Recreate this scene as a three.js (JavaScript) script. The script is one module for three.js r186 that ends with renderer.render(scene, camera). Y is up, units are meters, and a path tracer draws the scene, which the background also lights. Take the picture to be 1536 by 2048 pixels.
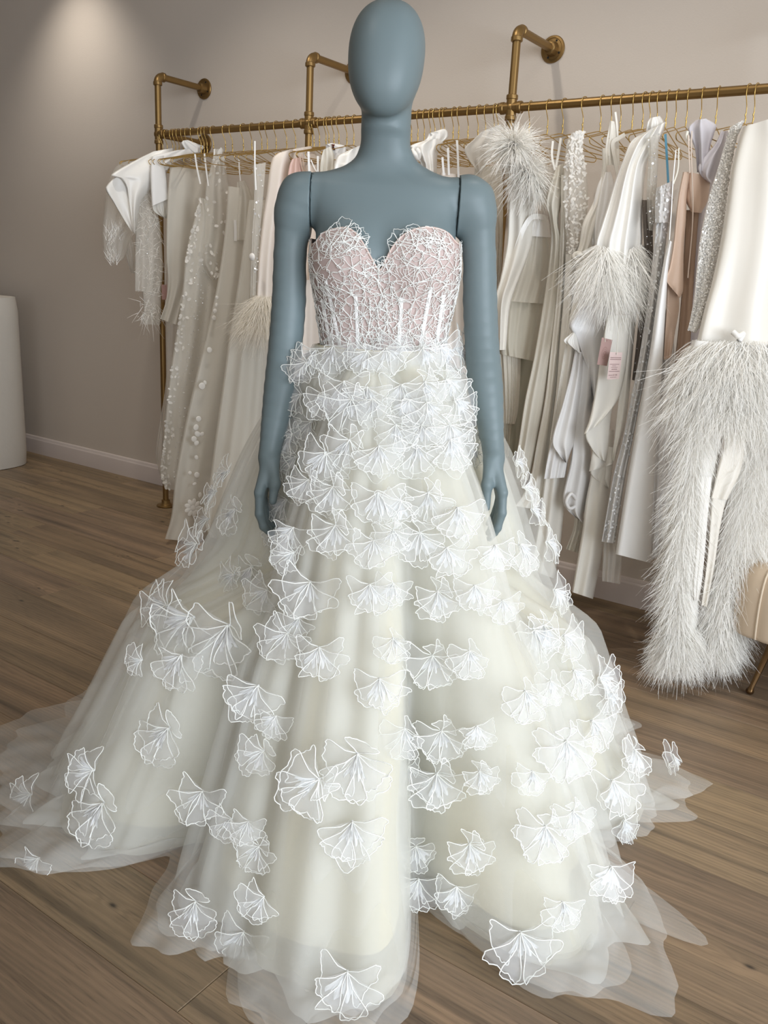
import * as THREE from 'three';
import { mergeGeometries, mergeVertices, toCreasedNormals } from 'three/addons/utils/BufferGeometryUtils.js';
import { RoundedBoxGeometry } from 'three/addons/geometries/RoundedBoxGeometry.js';
import { ImprovedNoise } from 'three/addons/math/ImprovedNoise.js';
import { RectAreaLightUniformsLib } from 'three/addons/lights/RectAreaLightUniformsLib.js';

// ---------------------------------------------------------------- camera, light, exposure
const scene = new THREE.Scene();
const V = (x, y, z) => new THREE.Vector3(x, y, z);
const RAD = Math.PI / 180;
const EYE = V(0, 1.21, 0), YAW = 34.3738 * RAD, PITCH = 15.3047 * RAD, ROLL = 2.8964 * RAD, FOCAL = 1705.47;
const camF = V(-Math.sin(YAW) * Math.cos(PITCH), -Math.sin(PITCH), -Math.cos(YAW) * Math.cos(PITCH));
const camR0 = V(Math.cos(YAW), 0, -Math.sin(YAW)), camU0 = camR0.clone().cross(camF);
const camR = camR0.clone().multiplyScalar(Math.cos(ROLL)).addScaledVector(camU0, Math.sin(ROLL));
const camU = camU0.clone().multiplyScalar(Math.cos(ROLL)).addScaledVector(camR0, -Math.sin(ROLL));
const camera = new THREE.PerspectiveCamera(2 * Math.atan(1024 / FOCAL) / RAD, 0.75, 0.05, 40);
camera.position.copy(EYE);
camera.quaternion.setFromRotationMatrix(new THREE.Matrix4().makeBasis(camR, camU, camF.clone().negate()));

scene.background = new THREE.Color(0.75, 0.85, 1.0);
scene.backgroundIntensity = 1.0;
const renderer = new THREE.WebGLRenderer({ antialias: true });
renderer.toneMapping = THREE.LinearToneMapping;
renderer.toneMappingExposure = 1.0;
renderer.shadowMap.enabled = true;
RectAreaLightUniformsLib.init();
const WINDOW_RIGHT = 7.4, WINDOW_FRONT = 1.5, DOWNLIGHT = 3.1;   // two windows and recessed lamps, all out of view
{
  const a = new THREE.RectAreaLight(new THREE.Color(0.88, 0.97, 1.07), WINDOW_RIGHT, 4.4, 2.4);
  a.position.set(3.44, 1.5, 0.4); a.lookAt(-3, 1.5, 0.4); a.name = 'unseen_window_daylight'; scene.add(a);  // right window, out of view, lights gown and garments from the right
  const b = new THREE.RectAreaLight(new THREE.Color(0.94, 0.98, 1.0), WINDOW_FRONT, 3.4, 2.3);
  b.position.set(1.5, 1.5, 4.44); b.lookAt(1.5, 1.5, -5); b.name = 'unseen_window_daylight'; scene.add(b);  // front window, out of view behind the camera, lights the garments
}

// ---------------------------------------------------------------- helpers
let SEED = 12345;
const rnd = () => { SEED = (SEED + 0x6d2b79f5) | 0; let t = Math.imul(SEED ^ (SEED >>> 15), 1 | SEED); t = (t + Math.imul(t ^ (t >>> 7), 61 | t)) ^ t; return ((t ^ (t >>> 14)) >>> 0) / 4294967296; };
const seed = (n) => { SEED = n * 7919 + 13; };
const rr = (a, b) => a + (b - a) * rnd();
const PN = new ImprovedNoise();
const noise = (x, y = 0, z = 0) => PN.noise(x, y, z);
const lerp = (a, b, t) => a + (b - a) * t, clamp = (x, a, b) => Math.min(b, Math.max(a, x));
const smooth = (a, b, x) => { const t = clamp((x - a) / (b - a), 0, 1); return t * t * (3 - 2 * t); };
// table: [[x, y], ...] -> smooth monotone-ish interpolation
function table(pts, cyc = 0) {
  const n = pts.length;
  return (x) => {
    let P = (i) => pts[clamp(i, 0, n - 1)];
    if (cyc) { x = ((x - pts[0][0]) % cyc + cyc) % cyc + pts[0][0]; P = (i) => { const k = ((i % n) + n) % n; return [pts[k][0] + cyc * Math.floor(i / n), pts[k][1]]; }; }
    else { if (x <= pts[0][0]) return pts[0][1]; if (x >= pts[n - 1][0]) return pts[n - 1][1]; }
    let i = 0; while (i < (cyc ? n - 1 : n - 2) && P(i + 1)[0] <= x) i++;
    const a = P(i - 1), b = P(i), c = P(i + 1), d = P(i + 2), h = c[0] - b[0], t = (x - b[0]) / h;
    const m1 = (c[0] === a[0]) ? 0 : (c[1] - a[1]) / (c[0] - a[0]) * h, m2 = (d[0] === b[0]) ? 0 : (d[1] - b[1]) / (d[0] - b[0]) * h;
    const t2 = t * t, t3 = t2 * t;
    return (2 * t3 - 3 * t2 + 1) * b[1] + (t3 - 2 * t2 + t) * m1 + (-2 * t3 + 3 * t2) * c[1] + (t3 - t2) * m2;
  };
}
const usedNames = new Map();
function numbered(name) { const k = usedNames.get(name) || 0; usedNames.set(name, k + 1); return k ? name + '_' + String(k).padStart(3, '0') : name; }
const bases = new Map();
function thing(name, label, category, base, group) {
  const o = new THREE.Group(); o.name = numbered(name); o.position.copy(base); scene.add(o); bases.set(o, base.clone());
  Object.assign(o.userData, { label, category }); if (group) o.userData.group = group;
  return o;
}
function tag(o, label, category, group) { o.userData.label = label; o.userData.category = category; if (group) o.userData.group = group; return o; }
function rootBase(p) { let o = p; while (o && !bases.has(o)) o = o.parent; return o ? bases.get(o) : V(0, 0, 0); }
// geometry given in world coordinates becomes a child of a thing
function part(name, geo, mat, parent, extra) {
  const g = Array.isArray(geo) ? merge(geo) : geo, b = parent ? rootBase(parent) : null;
  if (b) g.translate(-b.x, -b.y, -b.z);
  const m = new THREE.Mesh(g, mat); m.name = parent ? name : numbered(name); m.castShadow = m.receiveShadow = true;
  (parent || scene).add(m); if (extra) Object.assign(m.userData, extra);
  return m;
}
function struct(name, geo, mat) { const m = part(name, geo, mat, null); m.userData.kind = 'structure'; return m; }
function merge(list) {
  const l = list.map((g) => { let q = g.index ? g.toNonIndexed() : g; q = q.clone(); for (const k of Object.keys(q.attributes)) if (!['position', 'normal', 'uv'].includes(k)) q.deleteAttribute(k); if (!q.attributes.uv) q.setAttribute('uv', new THREE.BufferAttribute(new Float32Array(q.attributes.position.count * 2), 2)); if (!q.attributes.normal) q.computeVertexNormals(); return q; });
  return l.length === 1 ? l[0] : mergeGeometries(l);
}
// a sheet of (nu+1) x (nv+1) points
function sheet(nu, nv, f, closedU = false, uvf) {
  const pos = [], uv = [], idx = [];
  for (let j = 0; j <= nv; j++) for (let i = 0; i <= nu; i++) {
    const u = i / nu, v = j / nv, p = f(closedU && i === nu ? 0 : u, v); pos.push(p.x, p.y, p.z);
    const q = uvf ? uvf(u, v) : [u, v]; uv.push(q[0], q[1]);
  }
  const w = nu + 1;
  for (let j = 0; j < nv; j++) for (let i = 0; i < nu; i++) { const a = j * w + i; idx.push(a, a + w, a + 1, a + 1, a + w, a + w + 1); }
  const g = new THREE.BufferGeometry(); g.setAttribute('position', new THREE.Float32BufferAttribute(pos, 3)); g.setAttribute('uv', new THREE.Float32BufferAttribute(uv, 2)); g.setIndex(idx);
  g.computeVertexNormals();
  if (closedU) { const n = g.attributes.normal; for (let j = 0; j <= nv; j++) { const a = j * w, b = a + nu, s = V(n.getX(a) + n.getX(b), n.getY(a) + n.getY(b), n.getZ(a) + n.getZ(b)).normalize(); n.setXYZ(a, s.x, s.y, s.z); n.setXYZ(b, s.x, s.y, s.z); } }
  return g;
}
// light tube through points; radius may be a function of t
function tube(pts, radius, sides = 5, closed = false, cap = true) {
  const n = pts.length, pos = [], uv = [], idx = [], T = [], N = []; let len = 0;
  for (let i = 0; i < n; i++) {
    const a = pts[closed ? (i + n - 1) % n : Math.max(0, i - 1)], b = pts[closed ? (i + 1) % n : Math.min(n - 1, i + 1)];
    T.push(b.clone().sub(a).normalize());
  }
  let nn = Math.abs(T[0].y) < 0.9 ? V(0, 1, 0) : V(1, 0, 0);
  for (let i = 0; i < n; i++) { nn = nn.clone().addScaledVector(T[i], -nn.dot(T[i])); if (nn.lengthSq() < 1e-8) nn = V(T[i].y, T[i].z, T[i].x).addScaledVector(T[i], -(T[i].y * T[i].x + T[i].z * T[i].y + T[i].x * T[i].z)); nn.normalize(); N.push(nn); }
  const m = closed ? n + 1 : n, nor = [];
  for (let k = 0; k < m; k++) {
    const i = k % n, b = T[i].clone().cross(N[i]), r = typeof radius === 'function' ? radius(k / (m - 1)) : radius; if (k) len += pts[i].distanceTo(pts[(k - 1) % n]);
    for (let s = 0; s <= sides; s++) { const a = s / sides * Math.PI * 2, d = N[i].clone().multiplyScalar(Math.cos(a)).addScaledVector(b, Math.sin(a)); pos.push(pts[i].x + d.x * r, pts[i].y + d.y * r, pts[i].z + d.z * r); nor.push(d.x, d.y, d.z); uv.push(s / sides, len); }
  }
  const w = sides + 1;
  for (let k = 0; k < m - 1; k++) for (let s = 0; s < sides; s++) { const a = k * w + s; idx.push(a, a + 1, a + w, a + 1, a + w + 1, a + w); }
  if (!closed && cap) for (const k of [0, m - 1]) for (let s = 1; s < sides - 1; s++) { const a = k * w; k ? idx.push(a, a + s, a + s + 1) : idx.push(a, a + s + 1, a + s); }
  const g = new THREE.BufferGeometry(); g.setAttribute('position', new THREE.Float32BufferAttribute(pos, 3)); g.setAttribute('normal', new THREE.Float32BufferAttribute(nor, 3)); g.setAttribute('uv', new THREE.Float32BufferAttribute(uv, 2)); g.setIndex(idx);
  return g;
}
const curve = (pts, n, closed = false) => { const c = new THREE.CatmullRomCurve3(pts, closed, 'centripetal'), o = []; for (let i = 0; i < n + (closed ? 0 : 1); i++) o.push(c.getPoint(i / n)); return o; };
// lathe round an axis from a to b: profile [[distance along, radius], ...]
function turned(a, b, prof, seg = 24) {
  const g = new THREE.LatheGeometry(prof.map(([d, r]) => new THREE.Vector2(Math.max(r, 1e-5), d)), seg);
  g.applyQuaternion(new THREE.Quaternion().setFromUnitVectors(V(0, 1, 0), b.clone().sub(a).normalize())); g.translate(a.x, a.y, a.z);
  return toCreasedNormals(g, 0.7);
}
// a real place seen at a pixel of the 1536 x 2048 frame, on a plane given by a point and a normal
function ray(px, py) { return camF.clone().multiplyScalar(FOCAL).addScaledVector(camR, px - 768).addScaledVector(camU, 1024 - py).normalize(); }
function onPlane(px, py, p0, n) { const d = ray(px, py), t = p0.clone().sub(EYE).dot(n) / d.dot(n); return EYE.clone().addScaledVector(d, t); }
const atZ = (px, py, z) => onPlane(px, py, V(0, 0, z), V(0, 0, 1));
const atY = (px, py, y) => onPlane(px, py, V(0, y, 0), V(0, 1, 0));

// textures: values(x, y) -> [r, g, b] 0..255
function tex(w, h, f, srgb = true, rx = 1, ry = 1) {
  const d = new Uint8Array(w * h * 4);
  for (let y = 0; y < h; y++) for (let x = 0; x < w; x++) { const c = f(x / w, y / h, x, y), i = (y * w + x) * 4; d[i] = clamp(c[0], 0, 255); d[i + 1] = clamp(c[1], 0, 255); d[i + 2] = clamp(c[2], 0, 255); d[i + 3] = 255; }
  const t = new THREE.DataTexture(d, w, h); t.wrapS = t.wrapT = THREE.RepeatWrapping; t.magFilter = THREE.LinearFilter; t.minFilter = THREE.LinearMipmapLinearFilter; if (srgb) t.colorSpace = THREE.SRGBColorSpace; t.repeat.set(rx, ry); t.needsUpdate = true;
  return t;
}
const std = (o) => new THREE.MeshStandardMaterial({ side: THREE.DoubleSide, ...o });
const phy = (o) => new THREE.MeshPhysicalMaterial({ side: THREE.DoubleSide, ...o });
const WALL_Z = -3.211, ROD_Z = -2.917, ROD_Y = 1.81;
// ---------------------------------------------------------------- the room
const plasterBump = tex(256, 256, (u, v, x, y) => { const n = 128 + 60 * noise(x * 0.21, y * 0.21, 3) + 50 * noise(x * 0.53, y * 0.53, 9); return [n, n, n]; }, false, 3, 3);
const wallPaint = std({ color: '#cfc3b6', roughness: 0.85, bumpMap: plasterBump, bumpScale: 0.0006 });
const unseenWallDark = std({ color: '#94877b', roughness: 0.85, bumpMap: plasterBump, bumpScale: 0.0006 });  // unseen left and front walls, darkened to cut bounced light
const ceilingPaint = std({ color: '#cdc8bf', roughness: 0.9 });  // ceiling out of view, toned down to cut bounced light
const trimPaint = std({ color: '#d8cbc4', roughness: 0.55 });
const X0 = -6.3, X1 = 3.5, Z1 = 4.5, TOP = 2.95;
const boxAt = (x0, x1, y0, y1, z0, z1) => { const g = new THREE.BoxGeometry(x1 - x0, y1 - y0, z1 - z0); const uv = g.attributes.uv, p = g.attributes.position, n = g.attributes.normal; for (let i = 0; i < uv.count; i++) uv.setXY(i, Math.abs(n.getX(i)) > 0.5 ? p.getZ(i) : p.getX(i), Math.abs(n.getY(i)) > 0.5 ? p.getZ(i) : p.getY(i)); g.translate((x0 + x1) / 2, (y0 + y1) / 2, (z0 + z1) / 2); return g; };
struct('wall_back', boxAt(X0 - 0.15, X1 + 0.15, -0.1, TOP + 0.1, WALL_Z - 0.15, WALL_Z), wallPaint);
struct('wall_left', boxAt(X0 - 0.15, X0, -0.1, TOP + 0.1, WALL_Z, Z1), unseenWallDark);
// right wall and front wall, each round an unseen shop window opening
struct('wall_right', [boxAt(X1, X1 + 0.15, -0.1, 0.3, WALL_Z, Z1), boxAt(X1, X1 + 0.15, 2.7, TOP + 0.1, WALL_Z, Z1), boxAt(X1, X1 + 0.15, 0.3, 2.7, WALL_Z, -1.8), boxAt(X1, X1 + 0.15, 0.3, 2.7, 2.6, Z1)], wallPaint);
struct('wall_front', [boxAt(X0 - 0.15, X1 + 0.15, -0.1, 0.35, Z1, Z1 + 0.15), boxAt(X0 - 0.15, X1 + 0.15, 2.65, TOP + 0.1, Z1, Z1 + 0.15), boxAt(X0 - 0.15, -0.2, 0.35, 2.65, Z1, Z1 + 0.15), boxAt(3.2, X1 + 0.15, 0.35, 2.65, Z1, Z1 + 0.15)], unseenWallDark);
struct('ceiling', boxAt(X0 - 0.15, X1 + 0.15, TOP, TOP + 0.15, WALL_Z - 0.15, Z1 + 0.15), ceilingPaint);
function windowFrame(name, at, w, h, alongX) {   // frame bars of an unseen window; the opening is open to the daylight
  const g = [], b = (x0, x1, y0, y1) => g.push(alongX ? boxAt(at.x + x0, at.x + x1, at.y + y0, at.y + y1, at.z - 0.03, at.z + 0.03) : boxAt(at.x - 0.03, at.x + 0.03, at.y + y0, at.y + y1, at.z + x0, at.z + x1));
  b(-w / 2, w / 2, -h / 2, -h / 2 + 0.05); b(-w / 2, w / 2, h / 2 - 0.05, h / 2); b(-w / 2, -w / 2 + 0.05, -h / 2, h / 2); b(w / 2 - 0.05, w / 2, -h / 2, h / 2); b(-0.02, 0.02, -h / 2, h / 2);
  struct(name, g, std({ color: '#3a3a3a', roughness: 0.5 }));
}
windowFrame('unseen_window_1', V(X1 + 0.1, 1.5, 0.4), 4.4, 2.4, false);
windowFrame('unseen_window_2', V(1.5, 1.5, Z1 + 0.1), 3.4, 2.3, true);
// skirting board with a stepped, rounded top
{
  const s = new THREE.Shape(); s.moveTo(0, 0); s.lineTo(0.016, 0); s.lineTo(0.016, 0.086); s.quadraticCurveTo(0.0155, 0.094, 0.011, 0.097); s.lineTo(0.009, 0.107); s.quadraticCurveTo(0.006, 0.113, 0, 0.113); s.lineTo(0, 0);
  const g = new THREE.ExtrudeGeometry(s, { depth: X1 - X0, bevelEnabled: false, curveSegments: 5 }); g.rotateY(Math.PI / 2); g.scale(1, 1, -1);
  const p = g.attributes.position; for (let i = 0; i < p.count; i++) p.setZ(i, Math.abs(p.getZ(i)));
  g.translate(X0, 0.0, WALL_Z); g.computeVertexNormals();
  struct('baseboard_back', toCreasedNormals(g, 0.5), trimPaint);
}
// floor: sub-floor slab and oak planks laid along the wall, each its own piece with eased edges
seed(3);
const PL = 1.29, PW = 0.19;
const floorSlab = struct('floor', boxAt(X0, X1, -0.1, -0.012, WALL_Z, Z1), std({ color: '#8a6a4c', roughness: 0.9 }));
function woodTexture(s) {
  const knots = []; seed(100 + s); const nk = 1 + Math.floor(rnd() * 3); for (let i = 0; i < nk; i++) knots.push([rr(0.05, 0.95), rr(0.12, 0.88), rr(0.012, 0.03)]);
  const cath = rnd() < 0.55 ? rr(0.35, 0.65) : -9;
  return tex(768, 112, (u, v, x, y) => {
    let X = u * PL, Y = v * PW, d = 0, kd = 0;
    for (const [kx, ky, kr] of knots) { const dx = (X - kx * PL) * 0.33, dy = Y - ky * PW, r = Math.hypot(dx, dy); d += 0.02 * Math.exp(-r * r / (kr * kr * 0.6)) * Math.sign(dy || 1); kd += Math.exp(-(dx * dx * 6 + dy * dy * 3) / (kr * kr * 0.13)); }
    const wv = Y + d + 0.012 * noise(X * 1.3, Y * 4, s * 3.1) + (cath > 0 ? 0.05 * Math.exp(-(((Y - cath * PW) / 0.03) ** 2)) * (X - 0.5) * 0.9 : 0);
    const ring = Math.sin(wv * 520 + 5 * noise(X * 0.7, wv * 25, s)), fine = noise(X * 9, Y * 900, s) * 0.6 + noise(X * 30, Y * 1800, s + 5) * 0.4, broad = noise(X * 1.1, wv * 22, s + 9), cloud = noise(X * 2.2, Y * 9, s + 20);
    const pores = Math.max(0, noise(X * 14, Y * 700, s + 31) - 0.25) * 1.6;
    let L = 1 + 0.085 * ring * (0.5 + 0.5 * broad) + 0.09 * fine + 0.2 * broad + 0.09 * cloud - 0.32 * pores - 0.22 * Math.max(0, noise(X * 0.9, wv * 34, s + 44) - 0.18) * 2 - 0.55 * clamp(kd, 0, 1);
    return [141 * L, 119 * L * (1 - 0.012 * broad), 94 * L * (1 - 0.03 * broad)];
  });
}
const woods = []; for (let i = 0; i < 9; i++) { const t = woodTexture(i); for (let k = 0; k < 2; k++) { const q = rr(0.86, 1.06); woods.push(std({ map: t, color: new THREE.Color(q, q * rr(0.97, 1.02), q * rr(0.95, 1.03)), roughness: rr(0.44, 0.52) })); } }
const plankCache = new Map();
function plankGeo(len) {
  const key = len.toFixed(4); if (plankCache.has(key)) return plankCache.get(key);
  const c = 0.0016, L = len / 2 - 0.0003, W = PW / 2 - 0.0003, h = 0.012, P = [], U = [], quad = (a, b, d, e) => { for (const p of [a, b, d, a, d, e]) { P.push(...p); U.push((p[0] + len / 2) / PL, (p[2] + PW / 2) / PW); } };
  const t = [[-L + c, 0, -W + c], [-L + c, 0, W - c], [L - c, 0, W - c], [L - c, 0, -W + c]], m = [[-L, -c, -W], [-L, -c, W], [L, -c, W], [L, -c, -W]], b = m.map(([x, , z]) => [x, -h, z]);
  quad(...t); for (let i = 0; i < 4; i++) { const j = (i + 1) % 4; quad(t[j], t[i], m[i], m[j]); quad(m[j], m[i], b[i], b[j]); }
  const g = new THREE.BufferGeometry(); g.setAttribute('position', new THREE.Float32BufferAttribute(P, 3)); g.setAttribute('uv', new THREE.Float32BufferAttribute(U, 2)); g.computeVertexNormals(); plankCache.set(key, g); return g;
}
seed(8);
for (let r = 0; ; r++) {
  const z1 = WALL_Z + 0.005 + (r + 1) * PW - 0.05, zc = z1 - PW / 2; if (zc - PW / 2 > 1.2) break;
  let x = X0 - [0.2, 0.86, 0.5, 1.12, 0.33, 0.98, 0.62][r % 7] - rr(0, 0.12);
  for (; x < X1; x += PL) {
    const a = Math.max(x, X0), b = Math.min(x + PL, X1); if (b - a < 0.06) continue;
    // planks the picture could see
    const d = V((a + b) / 2, 0, zc).sub(EYE), depth = d.dot(camF), sx = d.dot(camR) / Math.max(depth, 0.01); if (depth < -0.4 || (Math.abs(sx) > 1.3 && depth > 1)) { if (zc > -0.4) continue; }
    const w = woods[Math.floor(rnd() * woods.length)];
    const p = new THREE.Mesh(plankGeo(b - a), w); p.name = 'plank'; p.position.set((a + b) / 2, 0, zc); if (rnd() < 0.5) p.rotation.y = Math.PI; p.receiveShadow = true; floorSlab.add(p);
  }
}
// unseen recessed ceiling lamps lighting wall and garments: ring, glowing face, spot light
const lampGlow = std({ color: '#ffffff', emissive: '#fff1dc', emissiveIntensity: 3 }), lampRing = std({ color: '#f2f2f0', roughness: 0.4 });
for (const [x, z, tx, ty, tz, k, label] of [[-4.3, -2.8, -4.35, 0.9, -3.2, 1.2, 'unseen round recessed ceiling lamp by the back wall, placed to light the upper left wall'], [-2.9, -2.05, -2.75, 0.9, -2.9, 1.6, 'unseen round recessed ceiling lamp, placed to light the left half of the clothes rail'], [-1.75, -2.0, -1.7, 0.9, -2.9, 1.6, 'unseen round recessed ceiling lamp, placed to light the middle of the clothes rail'], [-0.6, -2.0, -0.7, 0.9, -2.9, 1.2, 'unseen round recessed ceiling lamp, placed to light the right end of the clothes rail'], [-1.5, -0.6, -1.35, 0, -1.2, 0.5, 'unseen round recessed ceiling lamp, placed to light the mannequin from above']]) {
  const t = thing('unseen_ceiling_lamp', label, 'lamp', V(x, TOP, z));
  part('ring', new THREE.TorusGeometry(0.052, 0.008, 8, 28).rotateX(Math.PI / 2).translate(x, TOP - 0.002, z), lampRing, t);
  part('lamp_face', new THREE.CylinderGeometry(0.046, 0.046, 0.004, 24).translate(x, TOP - 0.003, z), lampGlow, t);
  const s = new THREE.SpotLight(new THREE.Color(1, 0.95, 0.88), DOWNLIGHT * k, 0, 48 * RAD, 1, 2); s.position.set(x, TOP - 0.012, z); s.target.position.set(tx, ty, tz); s.shadow.radius = 2; s.castShadow = true; s.name = 'unseen_lamp_light'; scene.add(s, s.target);
}
// ---------------------------------------------------------------- the plumbing-pipe clothes rail
const brass = std({ color: '#8d7044', metalness: 0.78, roughness: 0.42 }), brassDark = std({ color: '#15110b', roughness: 0.8 });
const POSTS = [-3.385, -2.467, -1.54, -0.613], PR = 0.0145;
const rack = thing('clothes_rail', 'wall-mounted brass pipe clothes rail carrying the row of white gowns', 'clothes rail', V(POSTS[1], 0, ROD_Z));
const cyl = (a, b, r, seg = 20) => turned(a, b, [[0, 0], [0, r], [a.distanceTo(b), r], [a.distanceTo(b), 0]], seg);
const collar = (p, dir, r = 0.0205, l = 0.016) => turned(p.clone().addScaledVector(dir, -l / 2), p.clone().addScaledVector(dir, l / 2), [[0, 0], [0, r - 0.002], [0.002, r], [l - 0.002, r], [l, r - 0.002], [l, 0]], 24);
part('rail', cyl(V(POSTS[0], ROD_Y, ROD_Z), V(0.9, ROD_Y, ROD_Z), PR, 24), brass, rack);
const X_ = V(1, 0, 0), Y_ = V(0, 1, 0), Z_ = V(0, 0, 1), UP2 = 2.06;
function flange(x, y) {
  const f = part('flange', turned(V(x, y, WALL_Z), V(x, y, WALL_Z + 1), [[0, 0], [0, 0.046], [0.005, 0.0475], [0.009, 0.045], [0.01, 0.038], [0.008, 0.036], [0.009, 0.026], [0.02, 0.023], [0.036, 0.0215], [0.038, 0.019], [0.038, 0]], 36), brass, rack);
  for (let k = 0; k < 4; k++) { const a = Math.PI / 4 + k * Math.PI / 2 + 0.3; part('screw_hole', turned(V(x + 0.031 * Math.cos(a), y + 0.031 * Math.sin(a), WALL_Z + 0.0055), V(x + 0.031 * Math.cos(a), y + 0.031 * Math.sin(a), WALL_Z + 1), [[0, 0], [0, 0.0042], [0.0035, 0.0042], [0.0035, 0]], 10), brassDark, f); }
}
for (const x of POSTS) {
  part('post', cyl(V(x, 0.012, ROD_Z), V(x, UP2 - 0.02, ROD_Z), PR), brass, rack);
  // cross fitting where the rail passes
  part('cross_fitting', [cyl(V(x, ROD_Y - 0.034, ROD_Z), V(x, ROD_Y + 0.034, ROD_Z), 0.0185), cyl(V(x - (x === POSTS[0] ? 0.012 : 0.034), ROD_Y, ROD_Z), V(x + 0.034, ROD_Y, ROD_Z), 0.0185), collar(V(x, ROD_Y + 0.034, ROD_Z), Y_), collar(V(x, ROD_Y - 0.034, ROD_Z), Y_), collar(V(x + 0.034, ROD_Y, ROD_Z), X_), ...(x === POSTS[0] ? [] : [collar(V(x - 0.034, ROD_Y, ROD_Z), X_)]), new THREE.SphereGeometry(0.0205, 20, 14).translate(x, ROD_Y, ROD_Z)], brass, rack);
  // elbow and the arm to the wall
  const arc = []; for (let k = 0; k <= 10; k++) { const a = k / 10 * Math.PI / 2; arc.push(V(x, UP2 - 0.03 + 0.03 * Math.sin(a), ROD_Z - 0.03 * (1 - Math.cos(a)))); }
  part('elbow', [tube(arc, 0.0185, 18), collar(V(x, UP2 - 0.032, ROD_Z), Y_), collar(V(x, UP2, ROD_Z - 0.032), Z_)], brass, rack);
  part('arm', cyl(V(x, UP2, ROD_Z - 0.028), V(x, UP2, WALL_Z + 0.03), PR), brass, rack);
  flange(x, UP2);
  part('floor_flange', turned(V(x, 0.0005, ROD_Z), V(x, 1, ROD_Z), [[0, 0], [0, 0.046], [0.005, 0.0475], [0.009, 0.045], [0.01, 0.03], [0.02, 0.022], [0.036, 0.0215], [0.038, 0]], 30), brass, rack);
}
// the lower arm behind the first post
part('arm', cyl(V(POSTS[0], ROD_Y, ROD_Z), V(POSTS[0], ROD_Y, WALL_Z + 0.03), PR), brass, rack); flange(POSTS[0], ROD_Y);

// ---------------------------------------------------------------- the plinth at the left
{
  const prof = [[0, -0.01], [0.006, -0.003], [0.02, 0]], base = V(-5.1, 0, -2.5);
  const t = thing('display_plinth', 'pale plaster plinth with rounded corners standing by the wall at the left edge', 'plinth', base);
  const H = atZ(30, 598, -2.85).y; const cx = -5.15, cz = -2.66, hx = 0.49, hz = 0.39, R = 0.26;
  const per = (a) => { const c = Math.cos(a), s = Math.sin(a), k = 4.2; const q = Math.pow(Math.pow(Math.abs(c), k) + Math.pow(Math.abs(s), k), -1 / k); return [cx + hx * c * q, cz + hz * s * q]; };
  const side = sheet(96, 12, (u, v) => { const [x, z] = per(u * Math.PI * 2); const e = v < 0.04 ? 1 - 0.012 * (1 - v / 0.04) : v > 0.96 ? 1 - 0.02 * ((v - 0.96) / 0.04) ** 2 : 1; return V(cx + (x - cx) * e, 0.003 + v * (H - 0.003), cz + (z - cz) * e); }, true, (u, v) => [u * 3, v]);
  const top = sheet(96, 3, (u, v) => { const [x, z] = per(u * Math.PI * 2); return V(cx + (x - cx) * 0.98 * (1 - v), H + 0.0005, cz + (z - cz) * 0.98 * (1 - v)); }, true, (u, v) => [u, v]);
  const clayBump = tex(256, 256, (u, v, x, y) => { const n = 128 + 70 * noise(x * 0.09, y * 0.09, 3) + 55 * noise(x * 0.4, y * 0.4, 7); return [n, n, n]; }, false, 2, 2);
  part('body', side, std({ color: '#cfc8bd', roughness: 0.92, bumpMap: clayBump, bumpScale: 0.0012 }), t); part('top', top, std({ color: '#d6cfc4', roughness: 0.9 }), t);
}
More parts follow.
